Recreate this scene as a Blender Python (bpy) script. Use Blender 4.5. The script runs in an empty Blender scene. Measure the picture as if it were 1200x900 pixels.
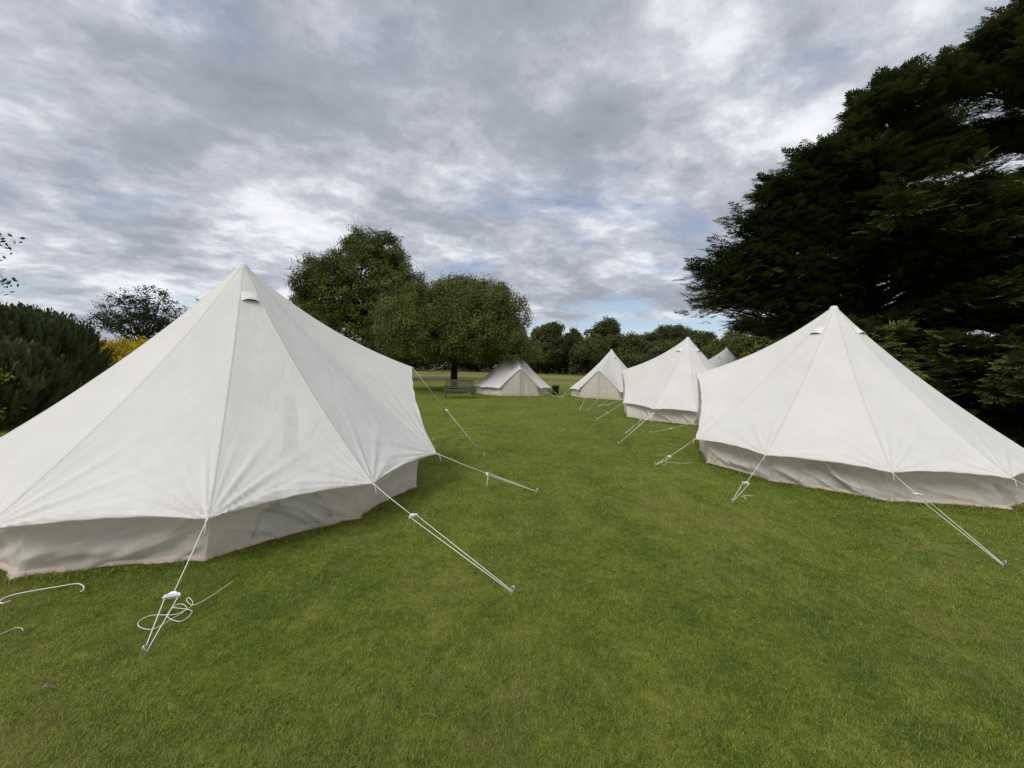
import bpy, math, random
import numpy as np
from math import sin, cos, pi, radians, atan2, hypot, sqrt, degrees
from mathutils import Matrix, Vector

random.seed(7)
RNG = np.random.default_rng(11)
S = bpy.context.scene
COL = S.collection

# ---------------------------------------------------------------- camera
F_PX, PITCH, ROLL, CAM_H = 450.3, -0.0421, 0.0248, 1.633
cam_data = bpy.data.cameras.new('camera')
cam = bpy.data.objects.new('camera', cam_data)
COL.objects.link(cam)
cam_data.sensor_width = 36.0
cam_data.lens = F_PX / 1200 * 36.0
cam_data.clip_start, cam_data.clip_end = 0.05, 3000
cam.matrix_world = (Matrix.Translation((0, 0, CAM_H)) @ Matrix.Rotation(pi / 2 + PITCH, 4, 'X')
                    @ Matrix.Rotation(ROLL, 4, 'Z'))
S.camera = cam


def at(px, py, z=0.0):
    """survey helper: the point of height z that the photograph shows at (px, py)"""
    u, v = px - 600, py - 450
    u, v = cos(ROLL) * u + sin(ROLL) * v, -sin(ROLL) * u + cos(ROLL) * v
    d = Vector((u / F_PX, 1.0, -v / F_PX))
    y = cos(PITCH) * d.y - sin(PITCH) * d.z
    zz = sin(PITCH) * d.y + cos(PITCH) * d.z
    t = (z - CAM_H) / zz
    return Vector((d.x * t, y * t, z))


def at_depth(px, py, dist):
    u, v = px - 600, py - 450
    u, v = cos(ROLL) * u + sin(ROLL) * v, -sin(ROLL) * u + cos(ROLL) * v
    d = Vector((u / F_PX, 1.0, -v / F_PX))
    y = cos(PITCH) * d.y - sin(PITCH) * d.z
    zz = sin(PITCH) * d.y + cos(PITCH) * d.z
    t = dist / y
    return Vector((d.x * t, dist, CAM_H + zz * t))


# ---------------------------------------------------------------- object helpers
def tag(o, label=None, cat=None, group=None, kind=None):
    if label: o['label'] = label
    if cat: o['category'] = cat
    if group: o['group'] = group
    if kind: o['kind'] = kind
    return o


def empty(name, loc, rz=0.0):
    o = bpy.data.objects.new(name, None)
    o.location = loc
    o.rotation_euler = (0, 0, rz)
    o.empty_display_size = 0.2
    COL.objects.link(o)
    return o


def link(name, me, mat, parent=None, smooth=True):
    if mat is not None:
        me.materials.append(mat)
    o = bpy.data.objects.new(name, me)
    COL.objects.link(o)
    if parent is not None:
        o.parent = parent
    if smooth:
        me.shade_smooth()
    return o


def np_mesh(name, verts, faces_flat, sizes, tone=None, uv=None):
    me = bpy.data.meshes.new(name)
    verts = np.asarray(verts, np.float32).reshape(-1, 3)
    ff = np.asarray(faces_flat, np.int32).ravel()
    sizes = np.asarray(sizes, np.int32)
    me.vertices.add(len(verts))
    me.vertices.foreach_set('co', verts.ravel())
    me.loops.add(len(ff))
    me.loops.foreach_set('vertex_index', ff)
    me.polygons.add(len(sizes))
    st = np.zeros(len(sizes), np.int32)
    st[1:] = np.cumsum(sizes)[:-1]
    me.polygons.foreach_set('loop_start', st)
    if tone is not None:
        a = me.attributes.new('tone', 'FLOAT', 'POINT')
        a.data.foreach_set('value', np.asarray(tone, np.float32).ravel())
    if uv is not None:
        l = me.uv_layers.new(name='cloth')
        l.data.foreach_set('uv', np.asarray(uv, np.float32)[ff].ravel())
    me.update(calc_edges=True)
    me.validate()
    return me


class MB:
    """collects boxes, tubes and sheets into one mesh"""
    def __init__(self):
        self.v, self.f = [], []

    def box(self, c, s, rz=0.0, tilt=0.0, bev=0.0):
        c = Vector(c)
        m = Matrix.Rotation(rz, 3, 'Z') @ Matrix.Rotation(tilt, 3, 'X')
        hx, hy, hz = s[0] / 2, s[1] / 2, s[2] / 2
        b = min(bev, hx * .8, hy * .8, hz * .8)
        n = len(self.v)
        if b <= 0:
            for z in (-hz, hz):
                for x, y in ((-hx, -hy), (hx, -hy), (hx, hy), (-hx, hy)):
                    self.v.append(c + m @ Vector((x, y, z)))
            for q in ((3, 2, 1, 0), (4, 5, 6, 7), (0, 1, 5, 4), (1, 2, 6, 5), (2, 3, 7, 6), (3, 0, 4, 7)):
                self.f.append([n + i for i in q])
            return
        # chamfered: four rings
        for z, k in ((-hz, b), (-hz + b, 0), (hz - b, 0), (hz, b)):
            for x, y in ((-hx + b, -hy), (hx - b, -hy), (hx, -hy + b), (hx, hy - b), (hx - b, hy), (-hx + b, hy), (-hx, hy - b), (-hx, -hy + b)):
                sx = (abs(x) - (k if abs(x) == hx or k else 0)) * (1 if x > 0 else -1)
                sy = (abs(y) - (k if abs(y) == hy or k else 0)) * (1 if y > 0 else -1)
                self.v.append(c + m @ Vector((sx, sy, z)))
        for r in range(3):
            for i in range(8):
                j = (i + 1) % 8
                self.f.append([n + r * 8 + i, n + r * 8 + j, n + r * 8 + 8 + j, n + r * 8 + 8 + i])
        self.f.append([n + i for i in range(7, -1, -1)])
        self.f.append([n + 24 + i for i in range(8)])

    def tube(self, pts, r, sides=6, r_end=None, caps=True):
        pts = [Vector(p) for p in pts]
        n0 = len(self.v)
        N = len(pts)
        ref = None
        for i, p in enumerate(pts):
            d = (pts[min(i + 1, N - 1)] - pts[max(i - 1, 0)])
            if d.length < 1e-9:
                d = Vector((0, 0, 1))
            d.normalize()
            if ref is None:
                ref = d.orthogonal().normalized()
            ref = (ref - d * ref.dot(d))
            if ref.length < 1e-6:
                ref = d.orthogonal()
            ref.normalize()
            b = d.cross(ref)
            rr = r if r_end is None else r + (r_end - r) * i / max(1, N - 1)
            if not isinstance(rr, float):
                rr = float(rr)
            for k in range(sides):
                a = 2 * pi * k / sides
                self.v.append(p + (ref * cos(a) + b * sin(a)) * rr)
        for i in range(N - 1):
            for k in range(sides):
                k2 = (k + 1) % sides
                self.f.append([n0 + i * sides + k, n0 + i * sides + k2, n0 + (i + 1) * sides + k2, n0 + (i + 1) * sides + k])
        if caps:
            self.f.append([n0 + k for k in range(sides - 1, -1, -1)])
            self.f.append([n0 + (N - 1) * sides + k for k in range(sides)])

    def lathe(self, prof, sides=24, c=(0, 0, 0)):
        n = len(self.v)
        for r, z in prof:
            for k in range(sides):
                a = 2 * pi * k / sides
                self.v.append(Vector((c[0] + r * cos(a), c[1] + r * sin(a), c[2] + z)))
        for i in range(len(prof) - 1):
            for k in range(sides):
                k2 = (k + 1) % sides
                self.f.append([n + i * sides + k, n + i * sides + k2, n + (i + 1) * sides + k2, n + (i + 1) * sides + k])

    def build(self, name, mat, parent=None, smooth=False):
        me = bpy.data.meshes.new(name)
        me.from_pydata([tuple(v) for v in self.v], [], self.f)
        me.update()
        return link(name, me, mat, parent, smooth)


def smooth_path(pts, n=8):
    pts = [Vector(p) for p in pts]
    out = []
    P = [pts[0]] + pts + [pts[-1]]
    for i in range(1, len(P) - 2):
        p0, p1, p2, p3 = P[i - 1], P[i], P[i + 1], P[i + 2]
        for k in range(n):
            t = k / n
            out.append(0.5 * ((2 * p1) + (p2 - p0) * t + (2 * p0 - 5 * p1 + 4 * p2 - p3) * t * t + (3 * p1 - p0 - 3 * p2 + p3) * t ** 3))
    out.append(pts[-1])
    return out


# ---------------------------------------------------------------- materials
def new_mat(name):
    m = bpy.data.materials.new(name)
    m.use_nodes = True
    nt = m.node_tree
    nt.nodes.clear()
    return m, nt


def N(nt, typ, **kw):
    n = nt.nodes.new(typ)
    for k, v in kw.items():
        if k in n.inputs:
            n.inputs[k].default_value = v
        else:
            setattr(n, k, v)
    return n


def ramp(nt, src, stops, interp='LINEAR'):
    r = nt.nodes.new('ShaderNodeValToRGB')
    r.color_ramp.interpolation = interp
    els = r.color_ramp.elements
    while len(els) < len(stops):
        els.new(0.5)
    for e, (p, c) in zip(els, stops):
        e.position = p
        e.color = c if len(c) == 4 else (*c, 1)
    nt.links.new(src, r.inputs[0])
    return r.outputs[0]


def mixc(nt, fac, a, b, mode='MIX'):
    m = nt.nodes.new('ShaderNodeMix')
    m.data_type = 'RGBA'
    m.blend_type = mode
    for i, val in ((0, fac), (6, a), (7, b)):
        sock = m.inputs[i]
        if hasattr(val, 'is_output'):
            nt.links.new(val, sock)
        elif isinstance(val, (int, float)):
            sock.default_value = val if i == 0 else (val, val, val, 1)
        else:
            sock.default_value = (*val, 1) if len(val) == 3 else val
    return m.outputs[2]


def math_n(nt, op, a, b=None, c=None):
    m = nt.nodes.new('ShaderNodeMath')
    m.operation = op
    for i, v in enumerate((a, b, c)):
        if v is None:
            continue
        if hasattr(v, 'is_output'):
            nt.links.new(v, m.inputs[i])
        else:
            m.inputs[i].default_value = v
    return m.outputs[0]


def noise(nt, vec, scale, detail=4.0, rough=0.55, dist=0.0, out='Fac'):
    n = nt.nodes.new('ShaderNodeTexNoise')
    n.inputs['Scale'].default_value = scale
    n.inputs['Detail'].default_value = detail
    n.inputs['Roughness'].default_value = rough
    n.inputs['Distortion'].default_value = dist
    if vec is not None:
        nt.links.new(vec, n.inputs['Vector'])
    return n.outputs[out]


def mapping(nt, vec, scale=(1, 1, 1), loc=(0, 0, 0), rot=(0, 0, 0)):
    m = nt.nodes.new('ShaderNodeMapping')
    m.inputs['Scale'].default_value = scale
    m.inputs['Location'].default_value = loc
    m.inputs['Rotation'].default_value = rot
    nt.links.new(vec, m.inputs['Vector'])
    return m.outputs[0]


def finish(nt, bsdf):
    o = nt.nodes.new('ShaderNodeOutputMaterial')
    nt.links.new(bsdf, o.inputs['Surface'])


def principled(nt, color, rough=0.8, spec=0.3, bump=None, bump_d=0.01, bump_s=1.0):
    p = nt.nodes.new('ShaderNodeBsdfPrincipled')
    if hasattr(color, 'is_output'):
        nt.links.new(color, p.inputs['Base Color'])
    else:
        p.inputs['Base Color'].default_value = (*color, 1)
    p.inputs['Roughness'].default_value = rough
    p.inputs['Specular IOR Level'].default_value = spec
    if bump is not None:
        b = nt.nodes.new('ShaderNodeBump')
        b.inputs['Distance'].default_value = bump_d
        b.inputs['Strength'].default_value = bump_s
        nt.links.new(bump, b.inputs['Height'])
        nt.links.new(b.outputs[0], p.inputs['Normal'])
    return p


def canvas_mat(name, base, seams=True, transl=0.22, stain=False):
    m, nt = new_mat(name)
    tc = nt.nodes.new('ShaderNodeTexCoord')
    ob = tc.outputs['Object']
    n1 = noise(nt, ob, 1.3, 4, .6)
    n2 = noise(nt, ob, 9, 5, .65)
    col = mixc(nt, ramp(nt, n1, [(.3, (0, 0, 0)), (.75, (1, 1, 1))]), [c * .93 for c in base], [min(1, c * 1.03) for c in base])
    col = mixc(nt, ramp(nt, n2, [(.45, (0, 0, 0)), (.8, (.25, .25, .25))]), col, [base[0] * .82, base[1] * .80, base[2] * .74])
    # specks of dirt
    n3 = noise(nt, ob, 13, 3, .6)
    col = mixc(nt, ramp(nt, n3, [(.76, (0, 0, 0)), (.82, (.35, .35, .35))]), col, [base[0] * .66, base[1] * .64, base[2] * .56])
    h = None
    if seams:
        uvn = nt.nodes.new('ShaderNodeUVMap')
        uvn.uv_map = 'cloth'
        sep = nt.nodes.new('ShaderNodeSeparateXYZ')
        nt.links.new(uvn.outputs[0], sep.inputs[0])
        u0 = sep.outputs[0]
        uv2 = nt.nodes.new('ShaderNodeUVMap')
        uv2.uv_map = 'cloth_far'
        sep2 = nt.nodes.new('ShaderNodeSeparateXYZ')
        nt.links.new(uv2.outputs[0], sep2.inputs[0])
        u = math_n(nt, 'MINIMUM', u0, sep2.outputs[0])
        v = sep.outputs[1]
        # flat-felled seam: a raised 2.6 cm band with a darker stitched edge
        band = math_n(nt, 'SMOOTH_MIN', 1.0, math_n(nt, 'MULTIPLY', math_n(nt, 'SUBTRACT', 0.017, u), 250.0), 0.3)
        band = math_n(nt, 'MAXIMUM', band, 0.0)
        line = ramp(nt, math_n(nt, 'ABSOLUTE', math_n(nt, 'SUBTRACT', u0, 0.008)), [(.003, (1, 1, 1)), (.008, (0, 0, 0))])
        hem = ramp(nt, math_n(nt, 'ABSOLUTE', math_n(nt, 'SUBTRACT', v, 0.075)), [(.001, (.6, .6, .6)), (.006, (0, 0, 0))])
        marks = mixc(nt, 1.0, line, hem, 'LIGHTEN')
        col = mixc(nt, math_n(nt, 'MULTIPLY', marks, .32), col, (.36, .33, .29))
        # doubled cloth near the seams and hem is a touch denser
        dbl = ramp(nt, u, [(.016, (.07, .07, .07)), (.02, (0, 0, 0))])
        col = mixc(nt, dbl, col, [base[0] * .8, base[1] * .78, base[2] * .74])
        mp = mapping(nt, uvn.outputs[0], (2.2, .7, 1))
        crease = noise(nt, mp, 2.2, 4, .5, .6)
        h = math_n(nt, 'ADD', math_n(nt, 'MULTIPLY', band, .10), math_n(nt, 'MULTIPLY', crease, 1.0))
    else:
        crease = noise(nt, mapping(nt, ob, (1, 1, 2.0)), 3.0, 4, .5, .7)
        h = crease
        # damp soiling low on the walls
        sepo = nt.nodes.new('ShaderNodeSeparateXYZ')
        nt.links.new(ob, sepo.inputs[0])
        hz = math_n(nt, 'ADD', sepo.outputs[2], math_n(nt, 'MULTIPLY', n2, -.16))
        soil = ramp(nt, hz, [(0.0, (.35, .35, .35)), (.06, (0, 0, 0))])
        col = mixc(nt, soil, col, [base[0] * .62, base[1] * .62, base[2] * .52])
    if stain:
        # one tall pale-grey water mark on the panel that faces the lawn
        mp = mapping(nt, ob, (1, 1, 1))
        sepo = nt.nodes.new('ShaderNodeSeparateXYZ')
        nt.links.new(mp, sepo.inputs[0])
        ang = math_n(nt, 'ARCTAN2', sepo.outputs[1], sepo.outputs[0])
        nz = noise(nt, ob, 16, 4, .6)
        da = math_n(nt, 'ABSOLUTE', math_n(nt, 'SUBTRACT', ang, math_n(nt, 'MULTIPLY_ADD', sepo.outputs[2], radians(11), radians(-53.5))))
        da = math_n(nt, 'ADD', da, math_n(nt, 'MULTIPLY', nz, .045))
        dz = math_n(nt, 'ABSOLUTE', math_n(nt, 'SUBTRACT', sepo.outputs[2], 1.0))
        dz = math_n(nt, 'ADD', dz, math_n(nt, 'MULTIPLY', nz, .2))
        ma = ramp(nt, da, [(.055, (1, 1, 1)), (.064, (0, 0, 0))])
        mz = ramp(nt, dz, [(.32, (1, 1, 1)), (.42, (0, 0, 0))])
        mk = math_n(nt, 'MULTIPLY', math_n(nt, 'MULTIPLY', ma, mz), math_n(nt, 'MULTIPLY', nz, .75))
        col = mixc(nt, mk, col, [base[0] * .74, base[1] * .74, base[2] * .69])
    p = principled(nt, col, .93, .12, h, .02, .6)
    t = nt.nodes.new('ShaderNodeBsdfTranslucent')
    nt.links.new(col, t.inputs[0])
    mx = nt.nodes.new('ShaderNodeMixShader')
    mx.inputs[0].default_value = transl
    nt.links.new(p.outputs[0], mx.inputs[1])
    nt.links.new(t.outputs[0], mx.inputs[2])
    finish(nt, mx.outputs[0])
    return m


def foliage_mat(name, dark, mid, light, transl=0.25, rough=.6, spec=.25, var_scale=.5):
    m, nt = new_mat(name)
    at_ = nt.nodes.new('ShaderNodeAttribute')
    at_.attribute_name = 'tone'
    tc = nt.nodes.new('ShaderNodeTexCoord')
    n = noise(nt, tc.outputs['Object'], var_scale, 3, .6)
    t = math_n(nt, 'ADD', at_.outputs['Fac'], math_n(nt, 'MULTIPLY', math_n(nt, 'SUBTRACT', n, .5), .7))
    col = ramp(nt, t, [(0.05, dark), (.5, mid), (.95, light)])
    p = principled(nt, col, rough, spec * .45)
    tr = nt.nodes.new('ShaderNodeBsdfTranslucent')
    nt.links.new(mixc(nt, .5, col, light), tr.inputs[0])
    mx = nt.nodes.new('ShaderNodeMixShader')
    mx.inputs[0].default_value = transl
    nt.links.new(p.outputs[0], mx.inputs[1])
    nt.links.new(tr.outputs[0], mx.inputs[2])
    finish(nt, mx.outputs[0])
    return m


def plain_mat(name, c, rough=.6, spec=.3, var=.2, scale=12, bump=.0, metal=0.0):
    m, nt = new_mat(name)
    tc = nt.nodes.new('ShaderNodeTexCoord')
    n = noise(nt, tc.outputs['Object'], scale, 5, .6)
    col = mixc(nt, n, [x * (1 - var) for x in c], [min(1, x * (1 + var)) for x in c])
    p = principled(nt, col, rough, spec, n if bump else None, bump or .01)
    p.inputs['Metallic'].default_value = metal
    finish(nt, p.outputs[0])
    return m


def bark_mat(name, c):
    m, nt = new_mat(name)
    tc = nt.nodes.new('ShaderNodeTexCoord')
    n = noise(nt, mapping(nt, tc.outputs['Object'], (6, 6, 1.2)), 2.0, 6, .65, .4)
    col = mixc(nt, n, [x * .5 for x in c], [x * 1.4 for x in c])
    p = principled(nt, col, .9, .15, n, .04)
    finish(nt, p.outputs[0])
    return m


GRASS_D, GRASS_M, GRASS_L = (.072, .106, .014), (.140, .182, .022), (.238, .256, .044)


def lawn_patch(nt, vec):
    """patchiness shared by the soil sheet and the blades (world coordinates)"""
    a = noise(nt, vec, .55, 4, .55, .3)
    b = noise(nt, vec, 3.4, 6, .72)
    d = noise(nt, vec, 17, 3, .6)
    c = noise(nt, mapping(nt, vec, (1.9, .07, 1), rot=(0, 0, radians(-12))), 1.0, 2, .5)
    s = math_n(nt, 'ADD', math_n(nt, 'ADD', math_n(nt, 'MULTIPLY', a, .22), math_n(nt, 'MULTIPLY', d, .26)), math_n(nt, 'MULTIPLY', b, .43))
    return math_n(nt, 'ADD', s, math_n(nt, 'MULTIPLY', c, .12))


def straw_patch(nt, vec):
    a = noise(nt, vec, .7, 3, .55, .6)
    b = noise(nt, vec, 4.2, 5, .72)
    return ramp(nt, math_n(nt, 'MULTIPLY', a, b), [(.24, (0, 0, 0)), (.40, (1, 1, 1))])


def lawn_ground_mat():
    m, nt = new_mat('lawn_turf')
    g = nt.nodes.new('ShaderNodeNewGeometry')
    pos = g.outputs['Position']
    pt = lawn_patch(nt, pos)
    col = ramp(nt, pt, [(.39, GRASS_D), (.52, GRASS_M), (.655, GRASS_L)])
    col = mixc(nt, math_n(nt, 'MULTIPLY', straw_patch(nt, pos), .45), col, (.27, .24, .07))
    fine = noise(nt, pos, 26, 8, .75)
    vfine = noise(nt, mapping(nt, pos, (1, .35, 1)), 90, 4, .7)
    col = mixc(nt, .8, col, ramp(nt, fine, [(.25, (.5, .5, .5)), (.75, (1.3, 1.3, 1.25))]), 'MULTIPLY')
    h = math_n(nt, 'ADD', math_n(nt, 'MULTIPLY', fine, .6), math_n(nt, 'MULTIPLY', vfine, .6))
    p = principled(nt, col, .9, .1, h, .05, .8)
    finish(nt, p.outputs[0])
    return m


def blade_mat():
    m, nt = new_mat('grass_blade')
    g = nt.nodes.new('ShaderNodeNewGeometry')
    pos = g.outputs['Position']
    at_ = nt.nodes.new('ShaderNodeAttribute')
    at_.attribute_name = 'tone'
    tone = at_.outputs['Fac']
    pt = lawn_patch(nt, pos)
    s = math_n(nt, 'ADD', pt, math_n(nt, 'MULTIPLY', math_n(nt, 'SUBTRACT', tone, .5), .36))
    col = ramp(nt, s, [(.38, [c * 1.2 for c in GRASS_D]), (.52, [c * 1.35 for c in GRASS_M]), (.67, [c * 1.4 for c in GRASS_L])])
    col = mixc(nt, math_n(nt, 'MULTIPLY', straw_patch(nt, pos), .34), col, (.36, .33, .09))
    dead = math_n(nt, 'GREATER_THAN', math_n(nt, 'ADD', tone, math_n(nt, 'MULTIPLY', straw_patch(nt, pos), .20)), .95)
    col = mixc(nt, math_n(nt, 'MULTIPLY', dead, .8), col, (.32, .27, .12))
    p = principled(nt, col, .55, .25)
    tr = nt.nodes.new('ShaderNodeBsdfTranslucent')
    nt.links.new(col, tr.inputs[0])
    mx = nt.nodes.new('ShaderNodeMixShader')
    mx.inputs[0].default_value = .3
    nt.links.new(p.outputs[0], mx.inputs[1])
    nt.links.new(tr.outputs[0], mx.inputs[2])
    finish(nt, mx.outputs[0])
    return m


def field_mat():
    m, nt = new_mat('rough_meadow')
    g = nt.nodes.new('ShaderNodeNewGeometry')
    pos = g.outputs['Position']
    a = noise(nt, mapping(nt, pos, (.03, .10, 1)), 1.0, 5, .6, .5)
    b = noise(nt, pos, 1.6, 6, .7)
    s = math_n(nt, 'ADD', math_n(nt, 'MULTIPLY', a, .7), math_n(nt, 'MULTIPLY', b, .3))
    col = ramp(nt, s, [(.35, (.085, .105, .028)), (.5, (.16, .16, .05)), (.66, (.25, .22, .085))])
    p = principled(nt, col, .95, .05, b, .12)
    finish(nt, p.outputs[0])
    return m


M = {}
M['roof'] = canvas_mat('bleached_canvas', (.80, .779, .742))
M['roof_stain'] = canvas_mat('bleached_canvas_marked', (.80, .779, .742), stain=True)
M['wall'] = canvas_mat('cream_canvas_wall', (.92, .865, .79), seams=False, transl=.48)
M['netting'] = canvas_mat('window_netting_cloth', (.84, .825, .795), seams=False, transl=.4)
M['trim'] = canvas_mat('bleached_canvas_trim', (.79, .772, .74), seams=False, transl=.1)
M['door'] = canvas_mat('cream_canvas_door', (.74, .68, .60), seams=False, transl=.25)
M['mesh'] = plain_mat('window_netting', (.80, .785, .75), .85, .1, .12, 30)
M['pvc'] = plain_mat('groundsheet_plastic', (.50, .41, .34), .6, .3, .25, 10)
M['rope'] = plain_mat('white_rope', (.80, .78, .72), .85, .1, .15, 60)
M['slider'] = plain_mat('white_plastic', (.85, .85, .82), .45, .4, .05, 20)
M['steel'] = plain_mat('peg_steel', (.58, .58, .57), .4, .5, .2, 40, metal=.5)
M['dark'] = plain_mat('vent_dark_mesh', (.075, .06, .05), .9, .05, .2, 30)  # dark brown netting in the vent mouths
M['teak'] = plain_mat('weathered_teak', (.095, .085, .065), .85, .15, .35, 18, .004)
M['black'] = plain_mat('black_plastic', (.012, .012, .013), .4, .4, .3, 8)
M['grey'] = plain_mat('grey_bag', (.25, .25, .26), .6, .3, .3, 20)
M['bark'] = bark_mat('bark_brown', (.05, .042, .033))
M['barkd'] = bark_mat('bark_dark', (.028, .022, .018))
M['leaf'] = plain_mat('dry_leaf', (.23, .17, .10), .8, .2, .35, 40)


# ---------------------------------------------------------------- world and sun
SUN_EL, SUN_AZ = radians(43), radians(222)        # azimuth: clockwise from +Y seen from above
world = bpy.data.worlds.new('World')
S.world = world
world.use_nodes = True
wt = world.node_tree
wt.nodes.clear()
wo = wt.nodes.new('ShaderNodeOutputWorld')
bg = wt.nodes.new('ShaderNodeBackground')
sky = wt.nodes.new('ShaderNodeTexSky')
sky.sky_type = 'NISHITA'
sky.sun_disc = False
sky.sun_elevation = SUN_EL
sky.sun_rotation = SUN_AZ
sky.air_density, sky.dust_density, sky.ozone_density = 1.0, .2, 2.0
tc = wt.nodes.new('ShaderNodeTexCoord')
sp = wt.nodes.new('ShaderNodeSeparateXYZ')
wt.links.new(tc.outputs['Generated'], sp.inputs[0])
zc = math_n(wt, 'ADD', math_n(wt, 'MAXIMUM', sp.outputs[2], 0.0), .21)
cx = math_n(wt, 'DIVIDE', sp.outputs[0], zc)
cy = math_n(wt, 'DIVIDE', sp.outputs[1], zc)
cv = wt.nodes.new('ShaderNodeCombineXYZ')
wt.links.new(cx, cv.inputs[0]); wt.links.new(cy, cv.inputs[1])
plane = cv.outputs[0]


def bank(az, el, width):
    """1 in the middle of a cloud bank that hangs at azimuth az (deg right of +Y), elevation el; 0 outside"""
    a, e = radians(az), radians(el)
    d = wt.nodes.new('ShaderNodeVectorMath'); d.operation = 'DOT_PRODUCT'
    wt.links.new(tc.outputs['Generated'], d.inputs[0])
    d.inputs[1].default_value = (sin(a) * cos(e), cos(a) * cos(e), sin(e))
    m = wt.nodes.new('ShaderNodeMapRange'); m.interpolation_type = 'SMOOTHERSTEP'
    wt.links.new(d.outputs['Value'], m.inputs['Value'])
    m.inputs['From Min'].default_value = cos(radians(width)); m.inputs['From Max'].default_value = 1.0
    return m.outputs[0]


big = noise(wt, mapping(wt, plane, (.55, .8, 1), (2.3, .4, 0), (0, 0, radians(-28))), 1.0, 3, .5, .25)
medi = noise(wt, mapping(wt, plane, (1.15, 1.35, 1), (5.1, 2.2, 3), (0, 0, radians(-35))), 1.7, 8, .60, .12)
fine = noise(wt, mapping(wt, plane, (1.2, 1.4, 1), (1.4, 7.7, 5), (0, 0, radians(-30))), 5.2, 7, .62, .15)
dens = math_n(wt, 'ADD', math_n(wt, 'MULTIPLY', big, .38), math_n(wt, 'ADD', math_n(wt, 'MULTIPLY', medi, .55), math_n(wt, 'MULTIPLY', fine, .24)))
dens = math_n(wt, 'SUBTRACT', dens, .085)
for az, el, wd, amp in ((-10, 38, 32, .085), (16, 20, 18, .035), (-38, 26, 20, -.04), (-40, 36, 16, .03), (38, 33, 22, -.02), (-45, 12, 20, .015), (-14, 20, 14, -.01), (0, 8, 25, .012)):
    dens = math_n(wt, 'ADD', dens, math_n(wt, 'MULTIPLY', bank(az, el, wd), amp))
cloud = ramp(wt, dens, [(.385, (.765, .77, .81)), (.45, (.66, .67, .715)), (.51, (.445, .466, .52)), (.58, (.31, .333, .385)), (.70, (.235, .255, .295))])
cover = noise(wt, mapping(wt, plane, (.7, 1.3, 1), (9.2, 3.1, 8), (0, 0, radians(-30))), 1.6, 7, .62, .2)
for az, el, wd, amp in ((21, 5, 15, -.15), (-52, 17, 13, -.10), (-40, 35, 7, -.10), (34, 34, 9, -.13), (-28, 5, 10, -.07), (10, 3, 30, -.05)):
    cover = math_n(wt, 'ADD', cover, math_n(wt, 'MULTIPLY', bank(az, el, wd), amp))
cmask = ramp(wt, cover, [(.30, (0, 0, 0)), (.45, (1, 1, 1))])
# clouds brightened overhead, out of view: added top light for roofs and grass
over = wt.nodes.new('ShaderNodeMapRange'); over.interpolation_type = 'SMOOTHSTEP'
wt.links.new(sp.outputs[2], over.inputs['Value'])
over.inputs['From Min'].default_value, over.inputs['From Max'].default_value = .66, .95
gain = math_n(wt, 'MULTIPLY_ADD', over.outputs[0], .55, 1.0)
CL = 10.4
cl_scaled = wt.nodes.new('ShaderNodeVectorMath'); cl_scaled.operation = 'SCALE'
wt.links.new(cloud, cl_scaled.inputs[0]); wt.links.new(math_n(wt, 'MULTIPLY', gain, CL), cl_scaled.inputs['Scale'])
# the clear patches show pale washed blue
veil = mixc(wt, .45, sky.outputs[0], (3.6, 3.9, 4.5))
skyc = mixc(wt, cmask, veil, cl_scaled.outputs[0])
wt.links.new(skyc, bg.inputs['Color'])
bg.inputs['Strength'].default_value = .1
wt.links.new(bg.outputs[0], wo.inputs['Surface'])

sd = bpy.data.lights.new('sun', 'SUN')
sd.energy = 1.6
sd.angle = radians(30)
sd.color = (1.0, .96, .90)
sun = bpy.data.objects.new('sun', sd)
COL.objects.link(sun)
sv = Vector((sin(SUN_AZ) * cos(SUN_EL), cos(SUN_AZ) * cos(SUN_EL), sin(SUN_EL)))
sun.rotation_euler = sv.to_track_quat('Z', 'Y').to_euler()

S.view_settings.view_transform = 'Standard'
S.view_settings.look = 'None'
S.view_settings.gamma = 1
S.view_settings.exposure = 0.30
S.view_settings.use_curve_mapping = False
S.cycles.max_bounces = 6
S.cycles.diffuse_bounces = 3
S.cycles.glossy_bounces = 2
S.cycles.transmission_bounces = 4
S.cycles.transparent_max_bounces = 4
S.cycles.use_denoising = True
S.cycles.caustics_reflective = False
S.cycles.caustics_refractive = False

# ---------------------------------------------------------------- ground
def sheet(name, x0, x1, y0, y1, z, nx, ny, mat, wob=0.0, edge=None):
    xs, ys = np.linspace(x0, x1, nx + 1), np.linspace(y0, y1, ny + 1)
    X, Y = np.meshgrid(xs, ys)
    if edge is not None:
        Y = Y + edge(X) * ((Y - y0) / (y1 - y0))
    Z = np.full_like(X, z)
    if wob:
        Z = Z + wob * (np.sin(X * .13 + 1) * np.cos(Y * .09))
    v = np.stack([X, Y, Z], -1).reshape(-1, 3)
    i = np.arange(ny)[:, None] * (nx + 1) + np.arange(nx)[None, :]
    f = np.stack([i, i + 1, i + nx + 2, i + nx + 1], -1).reshape(-1, 4)
    return link(name, np_mesh(name, v, f, np.full(len(f), 4)), mat)


tag(sheet('meadow_ground', -1500, 1500, -400, 1800, -.004, 60, 60, field_mat()), 'rough straw coloured meadow reaching back to the tree line', 'ground', kind='structure')
tag(sheet('lawn_ground', -60, 60, -30, 40, 0.0, 80, 60, lawn_ground_mat(), edge=lambda X: .6 * np.sin(X * .21) + .35 * np.sin(X * .63 + 1)),
    'close mown green lawn under the tents', 'ground', kind='structure')

# ---------------------------------------------------------------- bell tents
HA, HE, HP, RP, RE, RW = 2.895, .447, 1.607, 2.228, 2.51, 2.36


def hsh(*a):
    return (sin(sum(x * k for x, k in zip(a, (12.9898, 78.233, 37.719)))) * 43758.5453) % 1.0


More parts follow.
